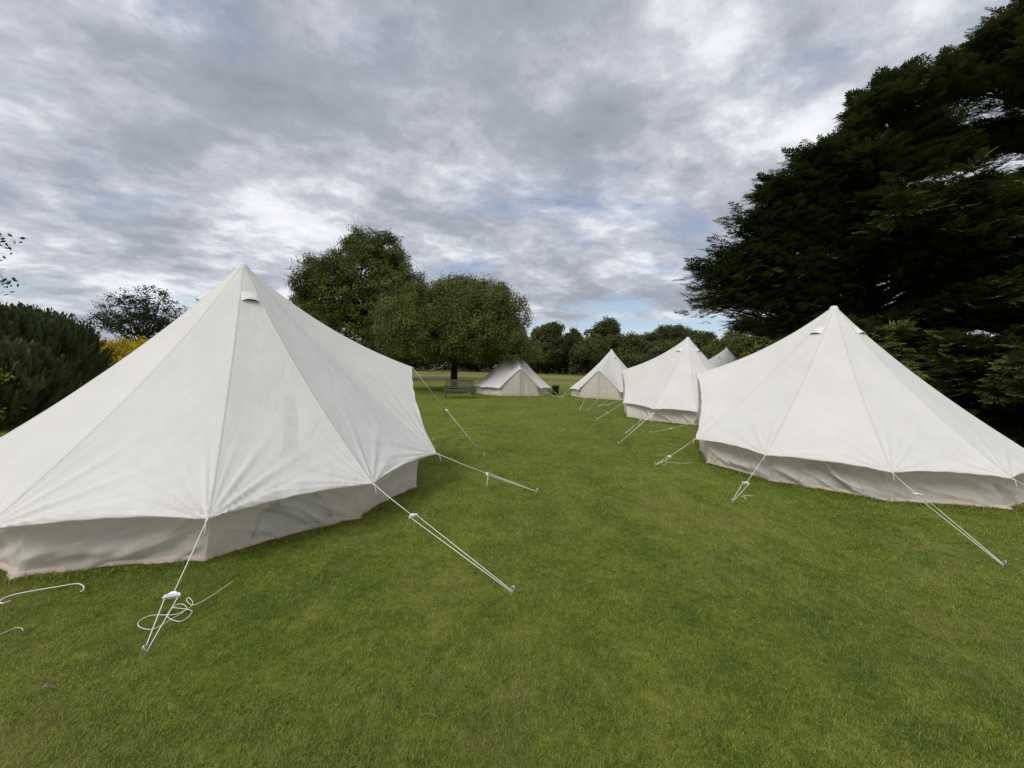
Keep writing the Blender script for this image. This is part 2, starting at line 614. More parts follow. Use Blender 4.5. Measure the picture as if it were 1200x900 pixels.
class Tent:
    def __init__(self, x, y, th, eave_px=None, base_px=None, peak_px=None, res=(16, 22), vents=(45, 135, -45, -135), seed=0):
        self.o = Vector((x, y, 0))
        self.th = th
        self.seed = seed
        self.res = res
        self.vents = vents
        self.eave, self.base = {}, {}
        for k in range(-6, 6):                          # corner k stands at k*30 deg from the door
            a = th + radians(30 * k)
            j = hsh(k, seed) * .05 - .025
            self.eave[k] = Vector(((RE + j) * cos(a), (RE + j) * sin(a), HE + (hsh(k, seed, 3) - .5) * .03))
            j = hsh(k, seed, 9) * .06 - .03
            self.base[k] = Vector(((RW + j) * cos(a), (RW + j) * sin(a), 0.0))
        for k, p in (eave_px or {}).items():
            self.eave[k] = at(*p, HE) - self.o
        for k, p in (base_px or {}).items():
            self.base[k] = at(*p, 0.0) - self.o
        self.peak = Vector((RP * cos(th), RP * sin(th), HP))
        if peak_px:
            d = hypot(*(self.o + self.peak).xy)
            q = at_depth(*peak_px, (self.o + self.peak).y)
            self.peak = q - self.o
        self.eave[0] = self.peak.copy()
        self.base[0] = (self.base[-1] + self.base[1]) * .51
        self.sill = (self.eave[-1] + self.eave[1]) * .51

    # points on the roof's lower rim; k = panel (k..k+1), t in 0..1
    def rim(self, k, t):
        a, b = self.eave[k], self.eave[k + 1 if k + 1 < 6 else -6]
        p = a.lerp(b, t)
        w = 4 * t * (1 - t)
        door = k in (0, -1)
        inw = Vector((-p.x, -p.y, 0)).normalized()
        if door:
            p = p + inw * (.10 * w) + Vector((0, 0, .05 * w))
        else:
            p = p + inw * (.055 * w) + Vector((0, 0, .028 * w))
        return p

    def roof_point(self, k, t, s):
        e = self.rim(k, t)
        r0 = .05
        top = Vector((e.x, e.y, 0)).normalized() * r0
        top.z = HA - .03
        p = top.lerp(e, s)
        sag = .15
        p.z -= sag * 4 * s * (1 - s) * (1.15 - .3 * s)
        # loose belly between the seams
        w = 4 * t * (1 - t)
        if k not in (0, -1):
            o = Vector((p.x, p.y, 0))
            p += o * (.027 * w * (1 - s) ** .6)
        p.z -= .018 * w * sin(pi * s) * (.1 + s)
        return p


def build_roof(T, parent, mat):
    nt_, ns = T.res
    V, UV, Fc = [], [], []
    ss = [1 - (1 - i / ns) ** 1.35 for i in range(ns + 1)]
    ring_off = 0
    for k in range(-6, 6):
        base = len(V)
        rows = len(ss) + 2
        L = (T.eave[k] - T.eave[k + 1 if k + 1 < 6 else -6]).length
        ph1, ph2, ph3 = (hsh(k, T.seed, i) * 6.28 for i in (1, 2, 3))
        for j in range(nt_ + 1):
            # denser columns near the seams
            tt = j / nt_
            t = tt - .07 * sin(2 * pi * tt) * 1.0 if nt_ > 20 else tt
            e = T.rim(k, t)
            slope = sqrt(hypot(e.x, e.y) ** 2 + (HA - e.z) ** 2)
            for i, s in enumerate(ss):
                p = T.roof_point(k, t, s)
                wloc = max(.02, L * s)
                a0, a1 = t * wloc, (1 - t) * wloc
                b = slope * (1 - s)
                u = (a0, a1)
                # fan of tension folds running out of each guyed corner
                d = 0.0
                for a, ph, sg in ((a0, ph1, 1), (a1, ph2, -1)):
                    rho = hypot(a, b)
                    if rho > 1.6:
                        continue
                    ang = atan2(a, b + .02)
                    kk = k if sg == 1 else k + 1
                    if kk in (0,):
                        continue
                    amp = (.0135 + .009 * hsh(kk, T.seed, 5)) * (rho / (rho + .06)) * math.exp(-(rho / (.34 + .22 * hsh(kk, T.seed, 6))) ** 1.6)
                    amp += .0055 * (rho / (rho + .2)) * math.exp(-(rho / .9) ** 2)
                    edge_fade = 1.0 - math.exp(-(ang / .06) ** 2)
                    d += amp * edge_fade * (2.0 * (1 - abs(sin(ang * 7 + ph))) ** 2.2 + 1.3 * (1 - abs(sin(ang * 12.5 + ph * 2.3))) ** 2 + .8 * (1 - abs(sin(ang * 21 + ph * 5))) ** 2 - 1.1) * (.4 + .6 * sin(ang))
                # loose ripples along the hem
                d += .006 * math.exp(-b / .10) * sin(t * L * 19 + ph3 + 2 * sin(t * 7 + ph1)) * (4 * t * (1 - t)) ** .5
                d += .007 * sin(2.1 * t * L + 1.3 * s * slope + ph3) * sin(pi * s) * (4 * t * (1 - t))
                nrm = Vector((p.x, p.y, 0)).normalized() * .7 + Vector((0, 0, .7))
                V.append(p + nrm * d)
                UV.append((a0, b, a1))
            # hem folded under
            inw = Vector((-e.x, -e.y, 0)).normalized()
            last = V[-1].copy()
            V.append(last + Vector((0, 0, -.012)) - inw * .003); UV.append((UV[-1][0], 0, UV[-1][2]))
            V.append(last + Vector((0, 0, -.014)) + inw * .03); UV.append((UV[-1][0], 0, UV[-1][2]))
        for j in range(nt_):
            for i in range(rows - 1):
                a = base + j * rows + i
                Fc.append((a, a + 1, a + rows + 1, a + rows))
    V = np.array([tuple(v) for v in V])
    # weld the panel borders (shared seams)
    key = {}
    idx = np.zeros(len(V), np.int64)
    nv, nuv = [], []
    fc = np.array(Fc)
    me = bpy.data.meshes.new('roof')
    me.from_pydata([tuple(v) for v in V], [], [tuple(int(x) for x in f) for f in fc])
    li = np.zeros(len(me.loops), np.int32)
    me.loops.foreach_get('vertex_index', li)
    UV = np.array(UV, np.float32)
    me.uv_layers.new(name='cloth').data.foreach_set('uv', np.ascontiguousarray(UV[li][:, :2]).ravel())
    me.uv_layers.new(name='cloth_far').data.foreach_set('uv', np.ascontiguousarray(UV[li][:, [2, 1]]).ravel())
    import bmesh
    bm = bmesh.new(); bm.from_mesh(me)
    bmesh.ops.remove_doubles(bm, verts=bm.verts, dist=.0008)
    bmesh.ops.recalc_face_normals(bm, faces=bm.faces)
    bm.to_mesh(me); bm.free()
    return link('roof', me, mat, parent)


def wall_point(T, k, t, h):
    """wall panel k..k+1 at height fraction h (0 = ground, 1 = under the eave)"""
    kb = k + 1 if k + 1 < 6 else -6
    b = T.base[k].lerp(T.base[kb], t)
    ea = {kk: (T.eave[kk] if kk != 0 else T.sill) for kk in (k, kb)}
    e = ea[k].lerp(ea[kb], t) * 1.0
    inw = Vector((-b.x, -b.y, 0)).normalized()
    e = Vector((e.x, e.y, HE)) + inw * (.055 * 4 * t * (1 - t) + .26)
    e.z = HE + .05
    w = 4 * t * (1 - t)
    b = b + inw * (.05 * w)
    p = b.lerp(e, h)
    p.z = h * e.z
    # the cloth bellies in
    p = p + inw * (.05 * sin(pi * h) * w)
    return p, -inw


def wall_fold(T, k, t, h):
    """slack diagonal folds of the wall cloth"""
    p1, p2, p3 = (hsh(k, T.seed, i + 20) * 6.28 for i in range(3))
    a, z = t * 1.25, h * .5
    w = (4 * t * (1 - t)) ** .4
    sgn = 1 if hsh(k, T.seed, 31) > .5 else -1
    q = a * 5.5 + sgn * z * 11 + .8 * sin(a * 4 + p3)
    f = .095 * max(0, sin(q + p1 + 1.2 * sin(a * 3 + p2))) ** 3 + .042 * max(0, sin(q * 2.3 + p2 + sin(z * 9 + p3))) ** 2 + .010 * sin(a * 31 + sgn * z * 22 + p3)
    f *= (.25 + .75 * sin(pi * min(1, h * .85 + .1))) * w
    # taut creases that fan up from the pegged foot of each seam
    for aa, ph in ((a, p1), (1.25 - a, p2)):
        rho = hypot(aa, z)
        f += .012 * math.exp(-(rho / .28) ** 2) * (rho / (rho + .05)) * sin(atan2(aa, z + .02) * 13 + ph)
    return f


def build_wall(T, parent, mat):
    nt_, nh = (48, 24) if T.res[0] > 20 else (10, 6)
    V, Fc = [], []
    for k in range(-6, 6):
        if k in (-1, 0):
            continue                                    # the door closes this side
        base = len(V)
        for j in range(nt_ + 1):
            t = j / nt_
            for i in range(nh + 1):
                h = i / nh
                p, o = wall_point(T, k, t, h)
                f = wall_fold(T, k, t, h)
                V.append(p + o * f)
        for j in range(nt_):
            for i in range(nh):
                a = base + j * (nh + 1) + i
                Fc.append((a, a + nh + 1, a + nh + 2, a + 1))
    me = bpy.data.meshes.new('wall')
    me.from_pydata([tuple(v) for v in V], [], Fc)
    import bmesh
    bm = bmesh.new(); bm.from_mesh(me)
    bmesh.ops.remove_doubles(bm, verts=bm.verts, dist=.001)
    bm.to_mesh(me); bm.free()
    return link('wall', me, mat, parent)


def build_skirt(T, parent, mat):
    """turned-out groundsheet edge running round the foot of the wall"""
    V, Fc = [], []
    n = 24 if T.res[0] > 20 else 8
    rows = 5
    c = 0
    for k in range(-6, 6):
        for j in range(n):
            t = j / n
            p, o = wall_point(T, k, t, 0)
            A = k * 30 + 30 * t
            w1 = .012 + .010 * sin(A * .31 + T.seed) + .012 * sin(A * .83 + 2) + .006 * sin(A * 2.3)
            corner = math.exp(-(min(t, 1 - t) / .05) ** 2)
            w1 = max(.012, w1) + .03 * corner
            z1 = .016 + .007 * sin(A * .47 + 1)
            for d, z in ((-.015, z1 + .03), (.006, z1 + .02), (w1 * .7, z1), (w1, z1 * .45), (w1 * .6, .004)):
                V.append(p + o * d + Vector((0, 0, z)))
            c += 1
    for i in range(c):
        i2 = (i + 1) % c
        for r in range(rows - 1):
            Fc.append((i * rows + r, i * rows + r + 1, i2 * rows + r + 1, i2 * rows + r))
    me = bpy.data.meshes.new('groundsheet_edge')
    me.from_pydata([tuple(v) for v in V], [], Fc)
    return link('groundsheet_edge', me, mat, parent)


def build_door(T, parent, mat):
    dirv = Vector((cos(T.th), sin(T.th), 0))
    side = Vector((-sin(T.th), cos(T.th), 0))
    a = T.eave[-1].lerp(T.peak, 0.0); b = T.eave[1]
    pk = T.peak - dirv * .05 - Vector((0, 0, .06))
    nu, nv = 28, 14
    V, Fc = [], []
    for j in range(nu + 1):
        u = -1 + 2 * j / nu
        # roof-rim curve on this side, moved slightly inside
        if u < 0:
            e = T.rim(-1, 1 + u)
        else:
            e = T.rim(0, u)
        e = e - dirv * .05 - Vector((0, 0, .035))
        kb = (T.base[-1] if u < 0 else T.base[1])
        front = T.base[0]
        bpt = front.lerp(kb, abs(u)) + dirv * 0.0
        cw = wall_point(T, 1, 0, 1)[0] if u > 0 else wall_point(T, -2, 1, 1)[0]
        e = e.lerp(cw, abs(u) ** 4)
        for i in range(nv + 1):
            h = i / nv
            p = bpt.lerp(e, h)
            f = .012 * sin(u * 23 + T.seed) + .008 * sin(u * 41 + h * 3)
            p = p + dirv * f * sin(pi * min(1, h * .8 + .1)) * (1 - abs(u) ** 4)
            if abs(u) < .04:
                p = p + dirv * .012
            V.append(p)
    for j in range(nu):
        for i in range(nv):
            q = j * (nv + 1) + i
            Fc.append((q, q + nv + 1, q + nv + 2, q + 1))
    me = bpy.data.meshes.new('door')
    me.from_pydata([tuple(v) for v in V], [], Fc)
    d = link('door', me, mat, parent)
    # zip down the middle
    z = MB()
    p0, p1 = Vector(V[(nu // 2) * (nv + 1)]) + dirv * .006, Vector(V[(nu // 2) * (nv + 1) + nv]) + dirv * .006
    z.tube([p0, p0.lerp(p1, .5), p1], .012, 5)
    z.build('zip', M['door'], d)
    return d


def build_vents(T, parent):
    for rel in T.vents:
        k = math.floor(rel / 30)
        t = rel / 30 - k
        def P(tt, s, up=0.0):
            kk, t2 = k, tt
            while t2 < 0: kk, t2 = kk - 1, t2 + 1
            while t2 > 1: kk, t2 = kk + 1, t2 - 1
            if kk < -6: kk += 12
            if kk > 5: kk -= 12
            p = T.roof_point(kk, t2, s)
            o = Vector((p.x, p.y, 0)).normalized()
            return p + (o * .75 + Vector((0, 0, .66))) * up
        s0, s1 = .122, .17
        V, Fc = [], []
        nj, ni = 12, 8
        for i in range(ni + 1):
            s = s0 + (s1 - s0) * i / ni
            for j in range(nj + 1):
                x = -1 + 2 * j / nj
                lift = .004 + .044 * (i / ni) ** 1.3 * (1 - x * x) ** .8
                V.append(P(t + x * (.40 + .06 * (1 - i / ni)), s, lift))
        for i in range(ni):
            for j in range(nj):
                q = i * (nj + 1) + j
                Fc.append((q, q + 1, q + nj + 2, q + nj + 1))
        me = bpy.data.meshes.new('vent_hood')
        me.from_pydata([tuple(v) for v in V], [], Fc)
        hood = link('vent_hood', me, M['trim'], parent)
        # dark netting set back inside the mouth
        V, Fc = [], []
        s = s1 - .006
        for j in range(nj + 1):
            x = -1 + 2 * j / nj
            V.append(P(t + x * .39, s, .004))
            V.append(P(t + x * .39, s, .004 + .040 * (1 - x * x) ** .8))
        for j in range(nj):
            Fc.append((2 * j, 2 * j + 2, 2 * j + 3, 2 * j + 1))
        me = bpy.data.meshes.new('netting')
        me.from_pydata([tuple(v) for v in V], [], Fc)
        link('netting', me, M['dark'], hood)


def build_cap(T, parent):
    m = MB()
    m.lathe([(.0, HA + .012), (.040, HA + .010), (.052, HA - .002), (.068, HA - .045), (.104, HA - .125), (.106, HA - .131), (.096, HA - .131)], 24)
    return m.build('cap', M['trim'], parent, True)


def build_window(T, parent, k):
    """arched netting window in the wall with a piped border"""
    V, Fc = [], []
    n, r = 48, 16
    t0, t1 = .26, .80
    arch = lambda x: .16 + .66 * (1 - abs(x) ** 2.6) ** .5
    for j in range(n + 1):
        x = -1 + 2 * j / n
        t = (t0 + t1) / 2 + x * (t1 - t0) / 2
        for i in range(r + 1):
            h = .14 + (arch(x) - .14) * i / r
            p, o = wall_point(T, k, t, h)
            V.append(p + o * (.006 + wall_fold(T, k, t, h) + .006 * sin(t * 60 + h * 19)))
    for j in range(n):
        for i in range(r):
            q = j * (r + 1) + i
            Fc.append((q, q + r + 1, q + r + 2, q + 1))
    me = bpy.data.meshes.new('window')
    me.from_pydata([tuple(v) for v in V], [], Fc)
    w = link('window', me, M['netting'], parent)
    m = MB()
    pts = []
    for j in range(n + 1):
        x = -1 + 2 * j / n
        t = (t0 + t1) / 2 + x * (t1 - t0) / 2
        p, o = wall_point(T, k, t, arch(x))
        pts.append(p + o * (.008 + wall_fold(T, k, t, arch(x))))
    m.tube(pts, .009, 7)
    m.build('piping', M['wall'], w, True)


def guy(T, parent, k, peg=None, frac=None, tail=None, hang=None, r=.0031, spread=.035, slider_size=.046):
    """one guy line: single rope to the slider, doubled rope to the peg"""
    c = (T.eave[k] if k != 0 else T.peak).copy()
    o = Vector((c.x, c.y, 0)).normalized()
    c = c + o * .004 - Vector((0, 0, .006))
    pg = (peg - T.o) if peg is not None else o * (Vector((c.x, c.y)).length + (1.15 if k != 0 else 2.1))
    pg = Vector((pg.x, pg.y, .03))
    frac = frac or .5
    q = c.lerp(pg, frac) - Vector((0, 0, .012))
    d = (pg - c).normalized()
    sd_ = d.cross(Vector((0, 0, 1))).normalized()
    up = sd_.cross(d).normalized()
    m = MB()
    m.tube([c, c.lerp(q, .5) - Vector((0, 0, .006)), q], r, 6)
    for s in (-1, 1):
        m.tube([q + sd_ * s * spread, pg + sd_ * s * .006], r * .9, 6)
    # knots: at the eave and above the slider
    m.tube([c + o * .0, c + d * .035], r * 2.1, 6)
    m.tube([c + d * .03, c + d * .05 - Vector((0, 0, .05)), c + d * .055 - Vector((0, 0, .09))], r * .9, 5)
    m.tube([q - d * .03, q - d * .01], r * 2.0, 6)
    if tail:
        for path in tail:
            m.tube(smooth_path([p - T.o for p in path], 8), r * .62, 5)
    if hang:
        for dx, ln in hang:
            a = q + sd_ * dx
            m.tube(smooth_path([q, a - Vector((0, 0, ln * .35)), a + sd_ * dx * .3 - Vector((0, 0, ln))], 6), r * .85, 5)
    g = m.build('guy_rope', M['rope'], parent, True)
    # slider: a triangular plastic plate with rounded corners
    z = MB()
    ss = slider_size
    prof = [(-ss, .012), (-ss * .82, -.010), (ss * .82, -.010), (ss, .012), (ss * .25, -ss * .55), (-ss * .25, -ss * .55)]
    n0 = len(z.v)
    for th_ in (-.009, .009):
        for a, b in prof:
            z.v.append(q + sd_ * a + d * b + up * th_)
    nn = len(prof)
    z.f.append([n0 + i for i in range(nn)][::-1]); z.f.append([n0 + nn + i for i in range(nn)])
    for i in range(nn):
        j = (i + 1) % nn
        z.f.append([n0 + i, n0 + j, n0 + nn + j, n0 + nn + i])
    z.build('slider', M['slider'], g)
    # steel peg with a hooked head leaning away from the tent
    hd = Vector((d.x, d.y, 0)).normalized()
    z = MB()
    z.tube(smooth_path([pg + hd * -.05 + Vector((0, 0, -.14)), pg + hd * .0 + Vector((0, 0, -.01)), pg + hd * .02 + Vector((0, 0, .028)),
                        pg + hd * .012 + Vector((0, 0, .042)), pg - hd * .006 + Vector((0, 0, .03)), pg - hd * .008 + Vector((0, 0, .012))], 5), .0045, 6)
    z.build('peg', M['steel'], g, True)
    return g


def make_tent(T, label, roof_mat, guys, windows=()):
    root = empty('bell_tent', T.o)
    tag(root, label, 'tent', 'canvas bell tents pitched round the lawn')
    build_roof(T, root, roof_mat)
    build_wall(T, root, M['wall'])
    build_skirt(T, root, M['pvc'])
    build_door(T, root, M['door'])
    build_vents(T, root)
    build_cap(T, root)
    for k in windows:
        build_window(T, root, k)
    for g in guys:
        guy(T, root, **g)
    return root


G = lambda px, py: at(px, py, .03)
TL = Tent(-3.568, 5.101, .5108, {-1: (512, 531), -2: (437, 566), -3: (243, 607)},
          {-1: (487, 571), -2: (419, 607), -3: (240, 657)}, (483, 430), (64, 76), (-75, -165, 15, 105), 1)
make_tent(TL, 'largest white bell tent at the left with a tall grey water mark on its roof', M['roof_stain'], [
    dict(k=-3, peg=G(170, 764), frac=.64, tail=[
        [G(203, 712), G(225, 716), G(212, 728), G(196, 722), G(205, 710), G(214, 708), G(218, 714), G(200, 726), G(180, 737), G(164, 735), G(163, 728), G(178, 721), G(205, 720), G(222, 712),
         G(226, 706), G(221, 700), G(219, 704), G(226, 709), G(240, 703), G(257, 692), G(273, 681)]]),
    dict(k=-2, peg=G(600, 693), frac=.36),
    dict(k=-1, peg=G(629, 576), frac=.52, hang=[(.03, .17), (-.03, .10), (.015, .12)]),
    dict(k=0, peg=G(567, 534), frac=.45, spread=.03),
    dict(k=-4), dict(k=1, frac=.5),
], windows=(-3,))
cord = MB()
cord.tube(smooth_path([G(12, 704), G(3, 707), G(0, 704), G(12, 698), G(40, 692), G(70, 687), G(90, 684), G(98, 687), G(97, 692), G(94, 693)], 8), .0032, 6)
tag(cord.build('loose_cord', M['rope'], None, True), 'loose end of white cord on the grass at the left edge', 'cord')

cord = MB()
cord.tube(smooth_path([G(-8, 746), G(8, 740), G(17, 736), G(25, 736), G(27, 739)], 8), .0013, 6)
tag(cord.build('loose_cord', M['rope'], None, True), 'short faint white cord end in the grass at the left edge, below the longer cord', 'cord')

TR = Tent(5.843, 7.078, 2.7232, {1: (815, 514), 2: (897, 533), 3: (1045, 553), 4: (1185, 560)},
          {1: (829, 543), 2: (904, 564), 3: (1045, 588), 4: (1180, 597)}, (816, 438), (60, 70), (45, 135, -45, -135), 2)
make_tent(TR, 'big white bell tent on the right in front of the dark yew trees', M['roof'], [
    dict(k=1, peg=G(768, 545), frac=.66, hang=[(.05, .12)], tail=[[G(783, 541), G(778, 545), G(775, 541), G(786, 542), G(800, 543), G(811, 542)]]),
    dict(k=2, peg=G(858, 588), frac=.62, hang=[(.05, .10)], tail=[[G(868, 582), G(872, 581), G(874, 585), G(871, 581), G(882, 581)]]),
    dict(k=3, peg=G(1176, 662), frac=.30),
    dict(k=4, frac=.5), dict(k=0, peg=G(725, 520), frac=.55, spread=.05), dict(k=-1),
], windows=(2,))

TM = Tent(6.344, 14.014, 2.8457, {1: (730, 472), 2: (765, 479)}, {1: (735, 489), 2: (763, 494)}, (728, 434), (26, 36), (45, 135, -45, -135), 3)
make_tent(TM, 'middle white bell tent half hidden behind the tent by the yews', M['roof'], [
    dict(k=1, peg=G(699, 491), frac=.62), dict(k=2, peg=G(733, 508), frac=.5, hang=[(.05, .3)]), dict(k=3), dict(k=0, peg=G(690, 480), frac=.5), dict(k=-1),
])
TF = Tent(6.031, 23.552, -2.1278, None, None, None, (18, 24), (45, 135, -45, -135), 4)
make_tent(TF, 'small looking white bell tent showing a triangular beige door beside the black bin', M['roof'], [
    dict(k=-2, peg=G(657, 466), frac=.5), dict(k=0, peg=G(679, 481), frac=.5), dict(k=1, peg=G(700, 477), frac=.5), dict(k=-1), dict(k=2)])
TB = Tent(0.05, 24.559, -1.3686, None, None, None, (18, 24), (45, 135, -45, -135), 5)
make_tent(TB, 'far white bell tent with its top tucked under the round oak beside the bench', M['roof'], [
    dict(k=0, frac=.5), dict(k=2, peg=G(656, 466), frac=.5), dict(k=-2), dict(k=1), dict(k=-1)])
TH = Tent(10.75, 19.4, 2.75, None, None, None, (18, 24), (45, 135, -45, -135), 6)
make_tent(TH, 'white bell tent of which only the tip shows between two nearer tents', M['roof'], [dict(k=1), dict(k=2)])

TENTS = [TL, TR, TM, TF, TB, TH]

# ---------------------------------------------------------------- grass blades
def build_grass():
    n = 950000
    dmin, dmax = 1.25, 24.0
    # blades get sparser with distance and a little broader, density ~ 1/d^2
    u = RNG.random(n)
    dd = dmin * (dmax / dmin) ** u
    lat = (RNG.random(n) * 2 - 1)
    x = lat * (1.45 * dd + .9)
    y = dd
    keep = np.ones(n, bool)
    for T in TENTS:
        dx, dy = x - T.o.x, y - T.o.y
        keep &= np.hypot(dx, dy) > RW - .10
    x, y, dd = x[keep], y[keep], dd[keep]
    ex, ey = [], []
    for T in TENTS[:3]:                                 # uncut fringe where the mower cannot reach
        for k in range(-6, 6):
            b0, b1 = T.base[k], T.base[k + 1 if k + 1 < 6 else -6]
            m = 900
            t = RNG.random(m)
            q = RNG.normal(size=m) * .035 + .045
            px_, py_ = b0.x + (b1.x - b0.x) * t, b0.y + (b1.y - b0.y) * t
            rr = np.hypot(px_, py_)
            ex.append(T.o.x + px_ * (1 + q / rr)); ey.append(T.o.y + py_ * (1 + q / rr))
    ex, ey = np.concatenate(ex), np.concatenate(ey)
    n_cut = len(x)
    x, y = np.concatenate([x, ex]), np.concatenate([y, ey])
    dd = np.concatenate([dd, np.hypot(ex, ey)])
    n = len(x)
    w = np.maximum(.0021, .00095 * dd) * (0.7 + .6 * RNG.random(n))
    hgt = (.012 + .015 * RNG.random(n) ** 1.5) * (1 + .010 * dd)
    clump = np.sin(x * 21 + 3 * np.sin(y * 7)) * np.sin(y * 17 + 2.5 * np.sin(x * 9)) + .7 * np.sin(x * 47 + y * 31) * np.sin(y * 53 - x * 13)
    hgt = hgt * (1 + .30 * clump)
    tall = RNG.random(n) > .992
    hgt = np.where(tall, hgt * 1.7, hgt)
    hgt[n_cut:] *= 1.9
    az = RNG.random(n) * 2 * pi
    lean = .25 + 1.05 * RNG.random(n)
    dirx, diry = np.cos(az), np.sin(az)
    # blade faces turned at random
    fx, fy = -diry, dirx
    hz, hl = np.cos(lean), np.sin(lean)
    P0 = np.stack([x, y, np.zeros(n) - .002], -1)
    D = np.stack([dirx * hl, diry * hl, hz], -1)
    D2 = np.stack([dirx * np.sin(lean + .45), diry * np.sin(lean + .45), np.cos(lean + .45)], -1)
    Wv = np.stack([fx, fy, np.zeros(n)], -1) * w[:, None] * .5
    mid = P0 + D * (hgt * .6)[:, None]
    tip = mid + D2 * (hgt * .55)[:, None]
    tip[:, 2] = np.maximum(tip[:, 2], .004)
    V = np.stack([P0 - Wv, P0 + Wv, mid + Wv * .8, mid - Wv * .8, tip], 1).reshape(-1, 3)
    i = np.arange(n) * 5
    F = np.stack([i, i + 1, i + 2, i + 3, i + 3, i + 2, i + 4], -1)
    tone = np.repeat(RNG.random(n), 5)
    me = np_mesh('lawn_grass', V, F, np.tile([4, 3], n), tone=tone)
    return link('lawn_grass', me, blade_mat(), None, False)


tag(build_grass(), 'short mown grass blades covering the lawn', 'grass', kind='stuff')

# ---------------------------------------------------------------- foliage builders
class Fol:
    def __init__(self):
        self.V, self.F, self.S, self.T = [], [], [], []
        self.n = 0

    def quads(self, V4, tone):
        """V4: (n,4,3)"""
        n = len(V4)
        self.V.append(V4.reshape(-1, 3))
        self.F.append((np.arange(n * 4) + self.n))
        self.S.append(np.full(n, 4))
        self.T.append(np.repeat(tone, 4))
        self.n += n * 4

    def build(self, name, mat, parent):
        me = np_mesh(name, np.concatenate(self.V), np.concatenate(self.F), np.concatenate(self.S), np.concatenate(self.T))
        return link(name, me, mat, parent, False)


def unit(a):
    return a / np.maximum(1e-9, np.linalg.norm(a, axis=-1, keepdims=True))


def leaves(fol, P, Nn, size, tone, aspect=.55):
    """one rhombic leaf at each P facing Nn"""
    n = len(P)
    r = unit(RNG.normal(size=(n, 3)))
    Nn = unit(Nn)
    a = unit(np.cross(Nn, r))
    b = np.cross(Nn, a)
    L = (size * (.7 + .6 * RNG.random(n)))[:, None]
    V = np.stack([P - a * L * .5, P - b * L * .5 * aspect + a * L * .05, P + a * L * .5 - Nn * L * .08, P + b * L * .5 * aspect + a * L * .05], 1)
    fol.quads(V, tone)


def crown_lobes(fol, lobes, per_m2, cl_r, n_leaf, leaf, bias_up=.35, fill=.25, tone0=.45, tvar=.3, squash=.75, zmin=None):
    """leaf clumps over the outside of overlapping ellipsoidal boughs, plus sparser inner leaves"""
    ctrs = []
    for (c, r) in lobes:
        c, r = np.array(c), np.array(r)
        area = 4 * pi * ((r[0] * r[1]) ** 1.6 / 3 + (r[0] * r[2]) ** 1.6 / 3 + (r[1] * r[2]) ** 1.6 / 3) ** (1 / 1.6)
        m = max(6, int(area * per_m2))
        d = unit(RNG.normal(size=(m, 3)))
        rad = .80 + .24 * RNG.random(m) ** .8
        inner = RNG.random(m) < fill
        rad = np.where(inner, .35 + .45 * RNG.random(m), rad)
        p = c + d * r * rad[:, None]
        # drop the ones buried deep inside another bough
        bad = np.zeros(m, bool)
        for (c2, r2) in lobes:
            q = np.linalg.norm((p - np.array(c2)) / np.array(r2), axis=1)
            bad |= q < .45
        p, d = p[~bad], d[~bad]
        ctrs.append((p, d))
    P = np.concatenate([a for a, b in ctrs]); D = np.concatenate([b for a, b in ctrs])
    P[:, 2] = np.maximum(P[:, 2], .25)
    m = len(P)
    sc = .65 + .7 * RNG.random(m)
    off = np.clip(RNG.normal(size=(m, n_leaf, 3)), -1.55, 1.55) * (cl_r * sc)[:, None, None] * .55
    off[:, :, 2] *= squash
    LP = P[:, None, :] + off
    LN = unit(RNG.normal(size=(m, n_leaf, 3)) * .75 + D[:, None, :] * .8 + unit(off) * .4 + np.array([0, 0, bias_up]))
    ct = tone0 + (RNG.random(m) - .5) * tvar * 2
    tone = ct[:, None] + (RNG.random((m, n_leaf)) - .5) * .3
    LP, LN, tone = LP.reshape(-1, 3), LN.reshape(-1, 3), tone.ravel()
    if zmin is not None:
        lim = zmin + .16 * np.sin(LP[:, 0] * 2.3) + .12 * np.sin(LP[:, 1] * 3.1 + LP[:, 0]) + .10 * RNG.normal(size=len(LP))
        ok = LP[:, 2] > lim
        LP, LN, tone = LP[ok], LN[ok], tone[ok]
    leaves(fol, LP, LN, leaf, tone)
    return P


def limb(mb, a, b, r0, r1, wig=.1, n=6):
    a, b = Vector(a), Vector(b)
    L = (b - a).length
    pts = []
    for i in range(n + 1):
        t = i / n
        p = a.lerp(b, t)
        if 0 < i < n:
            p = p + Vector((random.uniform(-1, 1), random.uniform(-1, 1), random.uniform(-.5, .8))) * wig * L * .3
        pts.append(p)
    mb.tube(smooth_path(pts, 3), r0, 8, r1)


def trunk_mesh(parent, h, r, targets, mat, flare=1.5, lean=(0, 0)):
    m = MB()
    n = 8
    top = Vector((lean[0], lean[1], h))
    pts = [Vector((0, 0, -.1)), Vector((0, 0, h * .12)), Vector((lean[0] * .4, lean[1] * .4, h * .5)), top]
    # flared tapering trunk: explicit rings
    P = smooth_path(pts, 5)
    n0 = len(m.v)
    sides = 14
    for i, p in enumerate(P):
        t = i / (len(P) - 1)
        rr = r * (1 - .45 * t) * (1 + (flare - 1) * math.exp(-t * 14))
        for k in range(sides):
            a = 2 * pi * k / sides
            q = rr * (1 + .10 * sin(a * 3 + t * 2) + .05 * sin(a * 7 + 1))
            m.v.append(p + Vector((q * cos(a), q * sin(a), 0)))
    for i in range(len(P) - 1):
        for k in range(sides):
            k2 = (k + 1) % sides
            m.f.append([n0 + i * sides + k, n0 + i * sides + k2, n0 + (i + 1) * sides + k2, n0 + (i + 1) * sides + k])
    for tgt in targets:
        z0 = h * random.uniform(.55, .98)
        a = Vector((lean[0] * z0 / h, lean[1] * z0 / h, z0))
        limb(m, a, tgt, r * .42, r * .08)
    return m.build('trunk', mat, parent, True)


